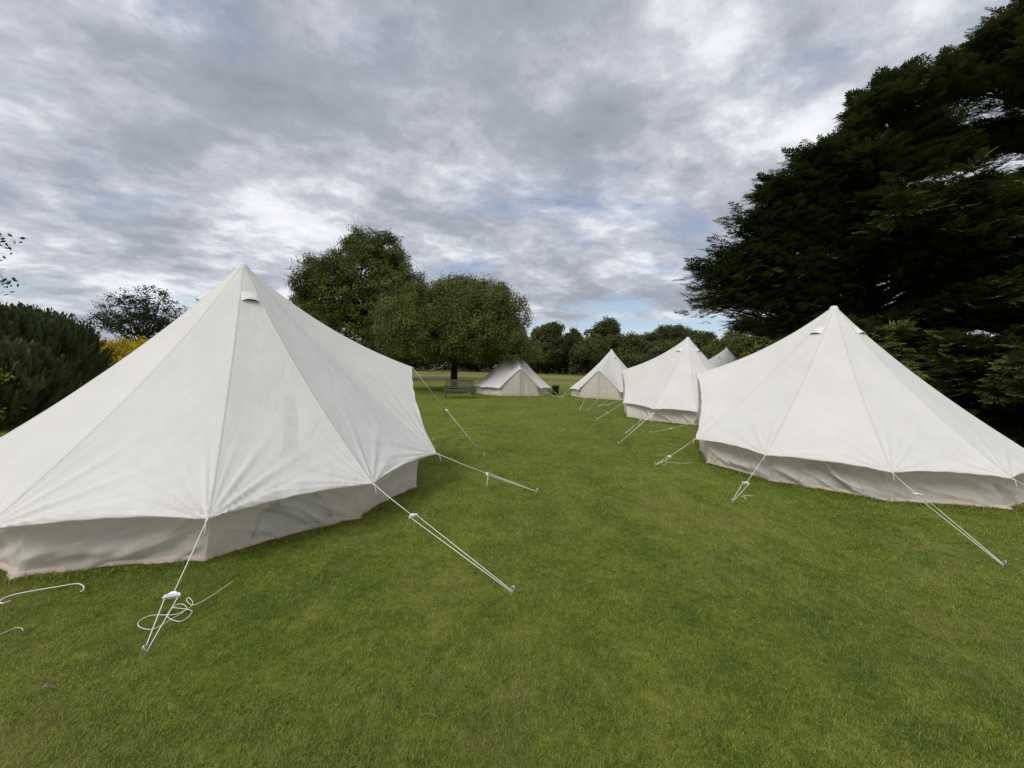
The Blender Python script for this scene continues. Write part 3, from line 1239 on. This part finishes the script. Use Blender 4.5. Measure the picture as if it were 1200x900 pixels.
def bumpy(lobes, n=5, f=.42, out=.78):
    """adds smaller boughs over each big one so that the outline breaks up"""
    res = list(lobes)
    for c, q in lobes:
        for i in range(n):
            d = unit(RNG.normal(size=3) + np.array([0, 0, .35]))
            k = f * random.uniform(.6, 1.15)
            res.append((tuple(np.array(c) + d * np.array(q) * out * random.uniform(.85, 1.1)), tuple(max(.3, x * k) for x in q)))
    return res


def broadleaf(name, loc, lobes, mat, label, cat='tree', group=None, trunk_h=3, trunk_r=.4, per_m2=1.2, cl_r=.7, n_leaf=24, leaf=.2,
              bark=None, fill=.25, tvar=.3, tone0=.45, bias_up=.35, squash=.75, n_limb=None, twigs=0, zmin=None):
    root = empty(name, loc)
    tag(root, label, cat, group)
    f = Fol()
    ctr = crown_lobes(f, lobes, per_m2, cl_r, n_leaf, leaf, bias_up, fill, tone0, tvar, squash, zmin)
    f.build('crown', mat, root)
    tg = [Vector(c) + Vector((0, 0, -.1 * r[2])) for c, r in (lobes if n_limb is None else lobes[:n_limb])]
    if twigs:
        idx = RNG.choice(len(ctr), size=min(twigs, len(ctr)), replace=False)
        tg += [Vector(ctr[i]) for i in idx]
    trunk_mesh(root, trunk_h, trunk_r, tg, bark or M['bark'])
    return root


# sprays: flat feathery conifer shoots
def sprays(fol, P, A, Up, L, tone, k=7, wid=.09, spread=.62, droop=.12):
    n = len(P)
    A = unit(A)
    B = unit(np.cross(A, Up))
    Nn = np.cross(B, A)
    L = np.asarray(L)[:, None]
    quads, tones = [], []
    # stem
    w = L * wid * .22
    quads.append(np.stack([P - B * w, P + B * w, P + A * L + B * w * .3 - Nn * L * droop * .5, P + A * L - B * w * .3 - Nn * L * droop * .5], 1)); tones.append(tone - .15)
    for i in range(k):
        t = (i + .6) / k
        base = P + A * L * t - Nn * L * droop * t * t * .5
        ll = L * spread * (1 - .72 * t) * (.75 + .5 * RNG.random((n, 1)))
        for sg in (-1, 1):
            ang = radians(48) + (RNG.random((n, 1)) - .5) * .35
            d = A * np.cos(ang) + B * sg * np.sin(ang) + Nn * (RNG.random((n, 1)) - .62) * .35
            e = base + d * ll
            wv = np.cross(d, Nn) * (L * wid * .5)
            m = base + d * ll * .5 + Nn * ll * .05
            quads.append(np.stack([base, m - wv, e, m + wv], 1))
            tones.append(tone + (RNG.random(n) - .5) * .2 + .12 * t)
    # tip
    base = P + A * L * .95
    e = base + A * L * .28 - Nn * L * .06
    wv = B * L * wid * .5
    quads.append(np.stack([base, (base + e) / 2 - wv, e, (base + e) / 2 + wv], 1)); tones.append(tone + .15)
    fol.quads(np.concatenate(quads), np.concatenate(tones))


def yew(name, loc, label, mat, env, H, n_br, spray_l, per_br, trunk_r=.5, h0=.5, up_tip=.35, tone0=.35, az_range=None, extra=None, group=None, cat='tree', k=7, wid=.10, drop=.35):
    """spreading conifer: boughs run from the trunk to an uneven envelope env(az, z) and carry flat sprays"""
    root = empty(name, loc)
    tag(root, label, cat, group)
    f = Fol()
    mb = MB()
    P_, A_, U_, L_, T_ = [], [], [], [], []
    mains = [(RNG.random() * 2 * pi, h0 + (H - h0) * ((q + RNG.random()) / (n_br // 10)) ** 1.1, (.66 + .58 * RNG.random() ** 1.2)) for q in range(n_br // 10)]
    for i in range(n_br):
        z1 = h0 + (H - h0) * (1 - (1 - RNG.random()) ** .75) if False else h0 + (H - h0) * RNG.random() ** 1.15
        az = RNG.random() * 2 * pi if az_range is None else az_range[0] + RNG.random() * (az_range[1] - az_range[0])
        R = env(az, z1) * (.80 + .42 * RNG.random() ** 2.2)
        if extra is not None and i < 4 * len(extra):
            az, z1, R = extra[i // 4]
            if i % 4:
                az, z1, R = az + RNG.normal() * .06, z1 + RNG.normal() * .30 - .15, R * (.80 + .17 * RNG.random())
        else:
            ba, bz, bf = mains[i % len(mains)]
            az = ba + RNG.normal() * .12
            z1 = min(H * .985, max(h0, bz + RNG.normal() * .32))
            R = env(az, z1) * bf * (1.0 - .30 * RNG.random() ** 1.4)
        dirv = np.array([cos(az), sin(az), 0])
        tip = dirv * R + np.array([0, 0, z1])
        zs = max(.4, min(H * .94, z1 - R * (.15 + .25 * RNG.random())))
        a = np.array([0, 0, zs])
        ctrl = a + dirv * R * .55 + np.array([0, 0, (z1 - zs) * .75 + R * .03])
        tt = np.linspace(0, 1, 9)[:, None]
        C = (1 - tt) ** 2 * a + 2 * tt * (1 - tt) * ctrl + tt ** 2 * tip
        C[-1] += np.array([0, 0, up_tip * .25]) * min(1, R / 4)
        mb.tube([Vector(c) for c in C], .03 + .012 * R, 5, .006, caps=False)
        m = max(5, int(per_br * (.5 + R / 8)))
        s = 1 - RNG.random(m) ** 1.35 * .72
        s[0] = 1.0
        p = (1 - s[:, None]) ** 2 * a + 2 * s[:, None] * (1 - s[:, None]) * ctrl + s[:, None] ** 2 * tip
        tan = unit(2 * (1 - s[:, None]) * (ctrl - a) + 2 * s[:, None] * (tip - ctrl))
        side = unit(np.cross(tan, np.array([0, 0, 1.0])))
        sg = np.where(RNG.random(m) < .5, -1, 1)[:, None]
        sp_ = (.15 + .9 * RNG.random((m, 1)))
        reach = (1 - s[:, None]) * R * .30 + .12
        p = p + side * sg * reach * RNG.random((m, 1)) + RNG.normal(size=(m, 3)) * np.array([.10, .10, .16]) * min(1.6, R / 4)
        ax = unit(tan * (1 - .45 * sp_) + side * sg * sp_ * .8 + np.array([0, 0, 1]) * ((RNG.random((m, 1)) - .5) * .5 + up_tip * .25 - drop * .25))
        ax[0] = unit(tan[0:1] + np.array([[0, 0, up_tip]]))[0]
        P_.append(p); A_.append(ax)
        U_.append(unit(np.array([0, 0, 1.0]) + dirv * .35 + RNG.normal(size=(m, 3)) * .28))
        L_.append(spray_l * (.65 + .7 * RNG.random(m)) * (1 + .45 * np.clip((s - .85) / .15, 0, 1)))
        bt = tone0 + (RNG.random() - .5) * .35
        T_.append(bt + (s - .7) * .25 + (RNG.random(m) - .5) * .15)
    sprays(f, np.concatenate(P_), np.concatenate(A_), np.concatenate(U_), np.concatenate(L_), np.concatenate(T_), k=k, wid=wid)
    f.build('crown', mat, root)
    # trunk with its boughs
    tr = MB()
    tr.tube([(0, 0, -.1), (0, 0, H * .1), (.1, .05, H * .5), (.05, 0, H * .96)], trunk_r, 12, .04)
    n = len(tr.v)
    tr.v += mb.v
    tr.f += [[i + n for i in q] for q in mb.f]
    tr.build('trunk', M['barkd'], root, True)
    return root


# ---------------------------------------------------------------- trees
FM = {
    'oak': foliage_mat('holm_oak_leaf', (.044, .045, .010), (.090, .104, .024), (.172, .184, .046), .2),
    'lime': foliage_mat('lime_tree_leaf', (.044, .055, .013), (.098, .116, .026), (.185, .198, .048), .22),
    'far': foliage_mat('far_tree_leaf', (.040, .050, .016), (.078, .092, .026), (.135, .146, .045), .2),
    'farpale': foliage_mat('pale_tree_leaf', (.045, .055, .028), (.080, .090, .042), (.120, .125, .062), .2),
    'yew': foliage_mat('yew_needle', (.027, .037, .011), (.062, .079, .021), (.120, .140, .038), .12, .65, .12),
    'yewlight': foliage_mat('yew_needle_light', (.034, .046, .013), (.078, .095, .024), (.142, .160, .042), .12, .65, .12),
    'pine': foliage_mat('clipped_pine_needle', (.028, .039, .014), (.062, .078, .026), (.118, .128, .040), .15),
    'gold': foliage_mat('golden_shrub_leaf', (.22, .17, .010), (.48, .36, .018), (.64, .49, .035), .3),
    'lightgreen': foliage_mat('fresh_shrub_leaf', (.11, .14, .015), (.23, .26, .03), (.38, .38, .06), .3),
    'airy': foliage_mat('airy_tree_leaf', (.016, .024, .012), (.032, .044, .020), (.060, .076, .032), .2),
}

# round evergreen oak over the bench
OAK = [((.2, 0, 4.9), (4.3, 4.2, 2.9)), ((2.4, -.6, 4.9), (2.9, 3.2, 2.55)), ((-2.6, -.8, 4.4), (2.75, 3.0, 2.45)), ((1.4, -2.6, 4.0), (2.9, 2.2, 2.1)), ((-1.0, -3.0, 3.6), (2.6, 1.9, 1.8)),
    ((3.1, .4, 3.3), (2.2, 2.6, 1.75)), ((-3.5, .2, 3.2), (1.7, 2.2, 1.5)), ((.9, -.5, 6.1), (2.8, 2.4, 1.75)), ((3.6, -.7, 2.9), (1.5, 1.6, .8)), ((.2, -2.4, 2.5), (3.2, 2.0, .9)), ((-2.6, -1.4, 2.7), (1.8, 1.6, .9)), ((4.0, -3.0, 2.75), (1.35, .9, .85)), ((3.4, -2.6, 3.3), (1.5, 1.4, 1.2))]
OAK = [((c[0] * (.97 if c[0] < 3.35 or c[1] > -2 else 1.05), c[1], c[2] * .96), (q[0] * .95, q[1], q[2] * .96)) for c, q in OAK]
broadleaf('round_oak', (-4.0, 26.3, 0), bumpy(OAK, 3, .30, .86), FM['oak'], 'round topped evergreen oak with a low crown over the bench', trunk_h=3.2, trunk_r=.29, per_m2=5.5, cl_r=.36, n_leaf=64, leaf=.112,
          bark=M['barkd'], tvar=.28, tone0=.54, squash=1.1, fill=.4, zmin=2.0, n_limb=13)

# tall lime behind it
LIME = [((0.3, 0, 11.0), (3.7, 4.0, 4.2)), ((3.2, -1, 9.2), (3.4, 3.6, 4.1)), ((-3.2, -1, 8.6), (3.2, 3.6, 3.3)), ((-5.6, 0, 6.6), (2.2, 3, 2.7)), ((4.6, 0, 9.8), (2.2, 3, 2.7)), ((.5, -3, 7.8), (4.6, 3, 4.4)),
    ((-.3, 0, 13.3), (1.8, 2.0, 1.7)), ((-2.6, 0, 12.2), (1.5, 1.7, 1.6)), ((-6.9, 0, 8.8), (1.0, 1.3, .9)), ((-4.6, 0, 10.3), (1.6, 1.7, 1.2)), ((2.9, 0, 12.9), (1.5, 1.6, 1.1)), ((0, -2, 4.5), (6.2, 4, 3.2)), ((5.6, 0, 6.8), (2.1, 2.7, 3.3))]
broadleaf('lime_tree', (-16.2, 42, 0), bumpy(LIME, 6, .38, .95), FM['lime'], 'tall broad lime tree rising behind the round oak', trunk_h=7, trunk_r=.55, per_m2=1.5, cl_r=.58, n_leaf=64, leaf=.20, tvar=.36, fill=.45, tone0=.42, n_limb=13)

# small airy tree beyond the yellow shrub
broadleaf('airy_tree', (-30.5, 31.5, 0), [
    ((-1.3, 0, 5.4), (1.5, 1.5, 1.5)), ((.7, 0, 6.0), (1.5, 1.5, 1.6)), ((2.2, 0, 5.2), (1.3, 1.4, 1.4)), ((-2.5, 0, 4.4), (1.3, 1.3, 1.0)), ((0, 0, 4.4), (2.4, 1.6, 1.2)), ((3.0, 0, 4.2), (1.1, 1.2, .9))],
    FM['airy'], 'small open crowned tree showing sky through it beyond the yellow shrub', trunk_h=3.6, trunk_r=.14, per_m2=2.3, cl_r=.36, n_leaf=30, leaf=.16, fill=.3, twigs=40, bark=M['barkd'])

# trees that close the far side of the meadow
far_specs = [   # px, top_py, half width px, depth, mat, label
    (560, 396, 30, 128, 'far', 'tree on the far meadow edge hidden mostly behind the round oak'),
    (640, 381, 20, 118, 'far', 'broad dark tree on the far meadow edge just right of the round oak'),
    (672, 388, 12, 122, 'far', 'narrow tree with a thin ragged top on the far meadow edge'),
    (710, 374, 19, 120, 'far', 'tallest round headed tree on the far meadow edge above a tent tip'),
    (738, 394, 17, 112, 'far', 'sloping dark tree right of the tallest far tree'),
    (785, 383, 30, 126, 'farpale', 'pale grey green tree on the far meadow edge behind the middle tent'),
    (815, 390, 18, 110, 'far', 'rounded tree left of the yew branch tip behind the tents'),
    (770, 402, 24, 104, 'far', 'low brownish tree in front of the pale far tree'),
    (690, 400, 20, 108, 'far', 'low dark tree in front of the narrow far tree'),
    (470, 392, 40, 120, 'far', 'tree on the far meadow edge behind the lime tree'),
]
left_specs = [
    (612, 398, 18, 132, 'far', 'far tree filling the gap right under the round oak foliage'),
    (656, 396, 16, 134, 'far', 'lower far tree between the broad and the narrow far trees'),
    (728, 402, 16, 134, 'far', 'low far tree right behind the tip of the tent with the beige door'),
    (752, 400, 16, 132, 'farpale', 'low pale far tree left of the middle tent peak'),
    (105, 404, 46, 62, 'far', 'dark tree far beyond the conifer bushes and golden shrub'),
    (215, 396, 40, 66, 'far', 'dark tree far beyond the small airy tree'),
    (20, 400, 46, 58, 'far', 'dark tree far beyond the conifers at the left edge'),
]
for (px, ty, hw, dep, mk, lab) in far_specs + left_specs:
    c = at_depth(px, 430, dep)
    top = at_depth(px, ty, dep).z
    R = hw * 1.18 / F_PX * dep
    lob = []
    nl = 7
    lob.append(((0, 0, top * .52), (R * .95, R * .9, top * .40)))
    for i in range(nl):
        a = 2 * pi * (i + random.random() * .6) / nl
        rr = R * random.uniform(.4, .55)
        lob.append(((cos(a) * R * .55, sin(a) * R * .55, top * random.uniform(.3, .68)), (rr, rr, top * random.uniform(.14, .22))))
    for i in range(3):
        rr = R * random.uniform(.3, .5)
        lob.append(((random.uniform(-.35, .35) * R, random.uniform(-.4, 0) * R, top * random.uniform(.78, .86)), (rr, rr, top * .14)))
    lob.append(((0, 0, top * .86), (R * .45, R * .45, top * .14)))
    broadleaf('far_tree', (c.x, dep, 0), bumpy(lob, 4, .42, .98), FM[mk], lab, 'tree', 'trees along the far edge of the meadow', trunk_h=top * .5, trunk_r=.5,
              per_m2=.42, cl_r=1.05, n_leaf=40, leaf=.55, tvar=.38, n_limb=4)

# nearer wood edge right of the meadow (behind the tents)
for (px, ty, hw, dep, lab) in [(862, 385, 22, 52, 'leafy mid green tree behind the hidden tent tip'), (895, 377, 26, 46, 'leafy mid green tree under the long yew branch'),
                               (840, 398, 18, 60, 'lower leafy green tree filling the gap behind the tent tip')]:
    c = at_depth(px, 430, dep)
    top = at_depth(px, ty, dep).z
    R = hw / F_PX * dep
    lob = [((0, 0, top * .5), (R, R, top * .42))]
    for i in range(9):
        a = 2 * pi * i / 9
        rr = R * random.uniform(.35, .5)
        lob.append(((cos(a) * R * .7, sin(a) * R * .7, top * random.uniform(.3, .75)), (rr, rr, top * random.uniform(.14, .2))))
    lob.append(((0, 0, top * .84), (R * .5, R * .5, top * .16)))
    broadleaf('woodland_tree', (c.x, dep, 0), bumpy(lob, 2, .4, .8), FM['lime'], lab, 'tree', 'leafy trees at the wood edge behind the tents', trunk_h=top * .5, trunk_r=.3,
              per_m2=1.5, cl_r=.6, n_leaf=32, leaf=.30, tvar=.34, n_limb=4)

# long dark hedge at the foot of the far trees
def long_hedge():
    root = empty('hedge', (-10, 146, 0))
    tag(root, 'long low dark hedge at the foot of the far trees', 'hedge')
    f = Fol()
    n = 5200
    x = RNG.uniform(-75, 75, n)
    z = RNG.random(n) ** .8 * (5.6 + .9 * np.sin(x * .21) + .5 * np.sin(x * .57))
    y = RNG.uniform(-2, 2, n)
    P = np.repeat(np.stack([x, y, z], -1), 8, 0) + RNG.normal(size=(n * 8, 3)) * .45
    P[:, 2] = np.maximum(P[:, 2], .1)
    leaves(f, P, RNG.normal(size=P.shape) + np.array([0, -.6, .4]), .7, RNG.random(len(P)) * .5)
    f.build('foliage', FM['yew'], root)
    for i in range(12):
        xx = -70 + i * 12.5
        st = MB()
        st.tube([(xx, 0, -.1), (xx + .2, .1, 1.4), (xx - .1, 0, 2.6)], .12, 6, .05)
        st.build('stem', M['barkd'], root, True)


long_hedge()

# big yews on the right
def envA(az, z):
    t = max(0, min(1, z / 13.2))
    r = 8.3 * (1 - t) ** .62
    r *= 1 + .16 * sin(az * 3 + 1.2) + .10 * sin(az * 7 + z * .9) + .07 * sin(z * 2.1 + az * 2)
    r *= .88 - .17 * max(0, min(1, (z - 5.0) / 5.0))
    if z < 4.6:
        q = max(0.0, min(1.0, (z - 2.6) / 2.0))
        r *= .16 + .84 * q * q * (3 - 2 * q)
    return max(.4, r)


def envB(az, z):
    t = max(0, min(1, z / 18.5))
    r = 9.3 * (1 - t) ** .66
    r *= 1 + .12 * sin(az * 4 + .4) + .10 * sin(az * 9 + z * .8) + .06 * sin(z * 1.7 + az)
    return max(.4, r)


tips = []
for (px, py, d_) in [(820, 314, 15.5), (826, 330, 15.3), (840, 352, 15), (832, 322, 15.4), (862, 290, 15.5), (882, 268, 15.5), (906, 213, 15.5), (913, 224, 15.4), (930, 214, 15.3), (966, 205, 15.5), (985, 197, 15.6), (1000, 152, 15.8), (1004, 165, 15.7), (1034, 106, 16), (1042, 118, 15.9), (860, 335, 15), (850, 320, 15.2), (875, 300, 15), (895, 250, 15.3), (1020, 135, 15.9), (893, 230, 15.4), (938, 186, 15.5), (952, 196, 15.4), (1012, 138, 15.8), (1024, 116, 15.9), (868, 260, 15.4), (1048, 104, 16), (845, 298, 15.3), (976, 176, 15.6), (1060, 92, 16)]:
    p = at_depth(px, py, d_)
    dx, dy = p.x - 14.6, p.y - 16.2
    tips.append((atan2(dy, dx), p.z, hypot(dx, dy)))
yew('yew_tree', (14.6, 16.2, 0), 'huge dark spreading yew whose long branch tips reach out over the tents against the sky', FM['yew'], envA, 13.4, 480, .38, 130, .7, h0=.8, tone0=.33, extra=tips)
tips = []
for (px, py, d_) in [(1095, 84, 14.4), (1150, 48, 14.2)]:
    p = at_depth(px, py, d_)
    dx, dy = p.x - 20.6, p.y - 14.6
    tips.append((atan2(dy, dx), p.z, hypot(dx, dy)))
yew('yew_tree', (20.6, 14.6, 0), 'tallest dark yew at the right edge with lighter layered sprays facing the camera', FM['yewlight'], envB, 18.6, 600, .36, 160, .8, h0=.8, tone0=.36, extra=tips)


def env_low(az, z):
    return max(.3, 3.0 * (1 - (z / 3.2) ** 2) ** .5 if z < 3.2 else .3)


for (x, y, lab) in [(10.4, 11.6, 'low yew bush behind the right tent, nearest the tent wall'), (13.9, 10.2, 'low yew bush at the right edge below the tallest yew')]:
    yew('yew_bush', (x, y, 0), lab, FM['yewlight'], env_low, 3.1, 150, .32, 64, .15, h0=.15, tone0=.42, cat='bush', group='low bushes under the yews', drop=.5)

# clipped pine-like hedge bushes on the left
def upright_bush(loc, rx, ry, h, n, label, mat, tone0=.45, spray_l=.26, shape=4.0):
    root = empty('conifer_bush', loc)
    tag(root, label, 'bush', 'dark conifer bushes at the left edge')
    f = Fol()
    a = RNG.random(n) * 2 * pi
    s = RNG.random(n)
    z = h * (1 - (1 - s) ** 1.3) * .97
    hv = 1 + .07 * np.sin(a * 3 + loc[0]) + .05 * np.sin(a * 7 + loc[1])
    prof = (1 - (z / h) ** shape).clip(.02) ** .5
    lump = 1 + .12 * np.sin(a * 5 + z * 2) + .10 * np.sin(a * 9 - z * 3)
    rad = (.72 + .30 * RNG.random(n)) * prof * lump
    inner = RNG.random(n) < .2
    rad = np.where(inner, rad * .7, rad)
    out = np.stack([np.cos(a), np.sin(a), np.zeros(n)], -1)
    P = out * np.stack([rx * rad, ry * rad, np.zeros(n)], -1) + np.stack([np.zeros(n), np.zeros(n), z * hv], -1)
    A = unit(out * (.55 - .35 * (z / h))[:, None] + np.array([0, 0, .8]) + RNG.normal(size=(n, 3)) * .22)
    U = unit(out + RNG.normal(size=(n, 3)) * .5)
    bt = tone0 + .25 * np.sin(a * 6 + z * 3) * RNG.random(n) + (RNG.random(n) - .5) * .3
    sprays(f, P, A, U, spray_l * (.6 + .8 * RNG.random(n)), bt, k=8, wid=.11, spread=.34, droop=-.05)
    # leading shoots that stand up like candles
    m = int(n * .05)
    a = RNG.random(m) * 2 * pi
    q = RNG.random(m) ** .5 * .85
    zz = h * (1 - q ** (2.0)) ** (1 / shape)
    P = np.stack([rx * q * np.cos(a), ry * q * np.sin(a), zz - .1], -1)
    for rep in range(2):
        A = unit(np.array([0, 0, 1.0]) + RNG.normal(size=(m, 3)) * .10)
        sprays(f, P, A, unit(RNG.normal(size=(m, 3)) * np.array([1, 1, .1])), spray_l * (1.0 + 1.3 * RNG.random(m)), np.full(m, tone0 - .1), k=10, wid=.16, spread=.20, droop=-.1)
    f.build('foliage', mat, root)
    st = MB()
    for i in range(9):
        aa = 2 * pi * i / 9
        st.tube([(cos(aa) * .1, sin(aa) * .1, -.05), (cos(aa) * rx * .25, sin(aa) * ry * .25, h * .45), (cos(aa) * rx * .45, sin(aa) * ry * .45, h * .8)], .035, 5, .01)
    st.build('stems', M['barkd'], root, True)
    return root


upright_bush((-11.95, 8.75, 0), 1.25, 1.3, 1.55, 3000, 'low dark conifer bush behind the lime green shrub', FM['pine'])
upright_bush((-14.2, 10.2, 0), 1.9, 1.8, 2.55, 5200, 'dark conifer bush at the very left edge', FM['pine'])
upright_bush((-15.7, 12.4, 0), 1.9, 1.8, 2.75, 5200, 'dark conifer bush with candle shoots, second from the left edge', FM['pine'])
upright_bush((-18.4, 14.9, 0), 1.8, 1.7, 2.6, 4200, 'dark conifer bush nearest the yellow shrub', FM['pine'])
upright_bush((-18.6, 12.3, 0), 2.2, 2.0, 2.75, 4200, 'taller dark conifer bush behind the others at the left edge', FM['pine'])

def shrub(name, loc, lobes, mat, label, leaf, per_m2, cl_r, n_leaf, **kw):
    root = empty(name, loc)
    tag(root, label, 'shrub')
    f = Fol()
    crown_lobes(f, lobes, per_m2, cl_r, n_leaf, leaf, **kw)
    f.build('foliage', mat, root)
    st = MB()
    for c, r in lobes:
        st.tube([(c[0] * .2, c[1] * .2, -.05), (c[0] * .7, c[1] * .7, c[2] * .6), (c[0], c[1], c[2])], .03, 5, .01)
    st.build('stems', M['bark'], root, True)
    return root


shrub('golden_shrub', (-21.2, 21.5, 0), [((0, 0, 1.4), (1.5, 1.3, 1.35)), ((-2.0, .1, 1.3), (1.5, 1.2, 1.2)), ((-1.2, -.6, .8), (1.3, 1.0, .8)), ((1.3, -.2, 1.3), (1.3, 1.2, 1.25)), ((2.6, 0, 1.35), (1.2, 1.2, 1.2)), ((-.7, -.3, 1.0), (1.1, 1.0, 1.0))],
      FM['gold'], 'bright golden yellow shrub behind the conifer bushes', .11, 9, .26, 30, fill=.2, squash=1.2)
shrub('green_shrub', (-11.25, 8.1, 0), [((0, 0, .75), (.55, .6, .7)), ((-.5, .2, .7), (.7, .6, .7)), ((.05, -.1, 1.15), (.35, .35, .35))],
      FM['lightgreen'], 'fresh lime green shrub at the left edge below the conifers', .09, 9, .16, 18, fill=.15)

# overhanging branch tips of a tree that stands out of frame on the left
def side_tree():
    root = empty('overhanging_tree', (-17.6, 9.6, 0))
    tag(root, 'dark leafy branch tips hanging in at the left edge of the sky', 'tree')
    f = Fol()
    tr = MB()
    tr.tube([(0, 0, -.1), (.1, 0, 1.5), (.2, .1, 4), (.1, 0, 7.5)], .3, 10, .08)
    tg = []
    for (px, py) in [(2, 284), (5, 332), (-6, 300), (-18, 318), (-30, 280), (-45, 340), (-50, 300), (-70, 260), (-25, 336)]:
        p = at_depth(px, py, 9.0) - Vector((-17.6, 9.6, 0))
        st = Vector((.15, .05, random.uniform(3.2, 4.5)))
        pts = smooth_path([st, st.lerp(p, .5) + Vector((0, 0, .35)), p.lerp(st, .15) + Vector((0, 0, .12)), p], 5)
        tr.tube(pts, .05, 6, .006)
        for i, q in enumerate(pts[4:]):
            n = 12
            P = np.array(q)[None, :] + RNG.normal(size=(n, 3)) * .12
            leaves(f, P, RNG.normal(size=(n, 3)) + np.array([0, 0, .6]), .10, RNG.random(n) * .6)
    lob = [((-.5, 0, 6.0), (2.2, 2.2, 1.8)), ((-1.5, .5, 4.6), (2.0, 2, 1.4)), ((.2, .9, 7.4), (1.5, 1.5, 1.2))]
    crown_lobes(f, lob, 3.0, .4, 24, .12)
    f.build('crown', FM['airy'], root)
    tr.build('trunk', M['barkd'], root, True)


side_tree()

# ---------------------------------------------------------------- bench, bin, litter
def bench():
    c = at(539, 466, 0)
    c.y = 19.9
    root = empty('garden_bench', (c.x, c.y, 0), radians(6))
    tag(root, 'weathered teak garden bench under the round oak', 'bench')
    W = 1.5
    for sx in (-1, 1):
        x = sx * (W / 2 - .03)
        m = MB(); m.box((x, -.25, .31), (.06, .06, .62), bev=.006); m.build('leg', M['teak'], root)
        m = MB(); m.box((x, .24, .225), (.06, .06, .45), bev=.006)
        m.box((x, .285, .68), (.055, .05, .50), tilt=radians(-11), bev=.006); m.build('leg', M['teak'], root)
        m = MB(); m.box((x, .0, .64), (.075, .60, .035), bev=.008); m.build('armrest', M['teak'], root)
        m = MB(); m.box((x, 0, .16), (.04, .44, .05)); m.build('side_rail', M['teak'], root)
    m = MB()
    for i in range(6):
        m.box((0, -.25 + i * .095, .43), (W - .13 if i in (0,) else W - .125, .075, .024), bev=.004)
    m.box((0, -.272, .375), (W - .14, .025, .08), bev=.004)
    m.build('seat', M['teak'], root)
    m = MB()
    m.box((0, .325, .90), (W - .06, .04, .075), tilt=radians(-11), bev=.006)
    m.box((0, .265, .53), (W - .13, .035, .06), tilt=radians(-11), bev=.005)
    n = 17
    for i in range(n):
        x = -W / 2 + .12 + i * (W - .24) / (n - 1)
        m.box((x, .295, .71), (.05, .016, .33), tilt=radians(-11))
    m.build('backrest', M['teak'], root)


bench()


def bin_():
    c = at(651, 462.5, 0)
    root = empty('litter_bin', (c.x, c.y, 0))
    tag(root, 'black plastic bin with a grey liner standing between the two far tents', 'bin')
    m = MB()
    m.lathe([(0, .01), (.175, .01), (.185, .03), (.20, .32), (.215, .54), (.225, .55), (.228, .575), (.215, .58), (.205, .55), (.19, .32), (.0, .30)], 28)
    m.build('body', M['black'], root, True)
    m = MB()
    prof = []
    m.lathe([(.232, .50), (.237, .56), (.23, .590), (.21, .592), (.195, .53)], 28)
    for i, v in enumerate(m.v):
        a = atan2(v.y, v.x)
        v.z += .012 * sin(a * 7) + .008 * sin(a * 13 + 1) if v.z < .55 else 0
    m.build('liner', M['black'], root, True)
    m = MB()
    m.tube(smooth_path([(-.1, 0, .58), (-.08, 0, .66), (0, .02, .70), (.08, 0, .66), (.1, 0, .58)], 5), .012, 6)
    m.build('handle', M['grey'], root, True)


bin_()


def dry_leaf(px, py, L, rz, label):
    c = at(px, py, .022)
    V, F = [], []
    n, w = 10, 5
    for i in range(n + 1):
        t = i / n
        hw = L * .24 * sin(pi * t) ** .8 + .0004
        for j in range(w):
            s = -1 + 2 * j / (w - 1)
            x, y = (t - .5) * L, s * hw
            z = .012 * (s * s) * sin(pi * t) + .010 * sin(t * 4 + 1)
            V.append((x * cos(rz) - y * sin(rz), x * sin(rz) + y * cos(rz), z))
    for i in range(n):
        for j in range(w - 1):
            q = i * w + j
            F.append((q, q + w, q + w + 1, q + 1))
    me = bpy.data.meshes.new('fallen_leaf')
    me.from_pydata(V, [], F)
    o = link('fallen_leaf', me, M['leaf'])
    o.location = c
    mod = o.modifiers.new('thick', 'SOLIDIFY'); mod.thickness = .0012
    m = MB()
    m.tube([(-L * .5 * cos(rz), -L * .5 * sin(rz), .008), (-L * .78 * cos(rz + .2), -L * .78 * sin(rz + .2), .006)], .0012, 5)
    m.build('stalk', M['leaf'], o)
    tag(o, label, 'leaf', 'dry leaves fallen on the lawn')


dry_leaf(57, 806, .048, .7, 'curled brown leaf on the grass in the lower left')
dry_leaf(477, 834, .035, 1.6, 'tiny pale leaf on the grass near the bottom middle')
tw = MB()
tw.tube(smooth_path([G(493, 838), G(503, 836), G(511, 839), G(515, 846)], 6), .0016, 5, .0009)
tag(tw.build('dry_twig', M['leaf'], None, True), 'thin bent straw stalk lying on the grass near the bottom middle', 'twig')
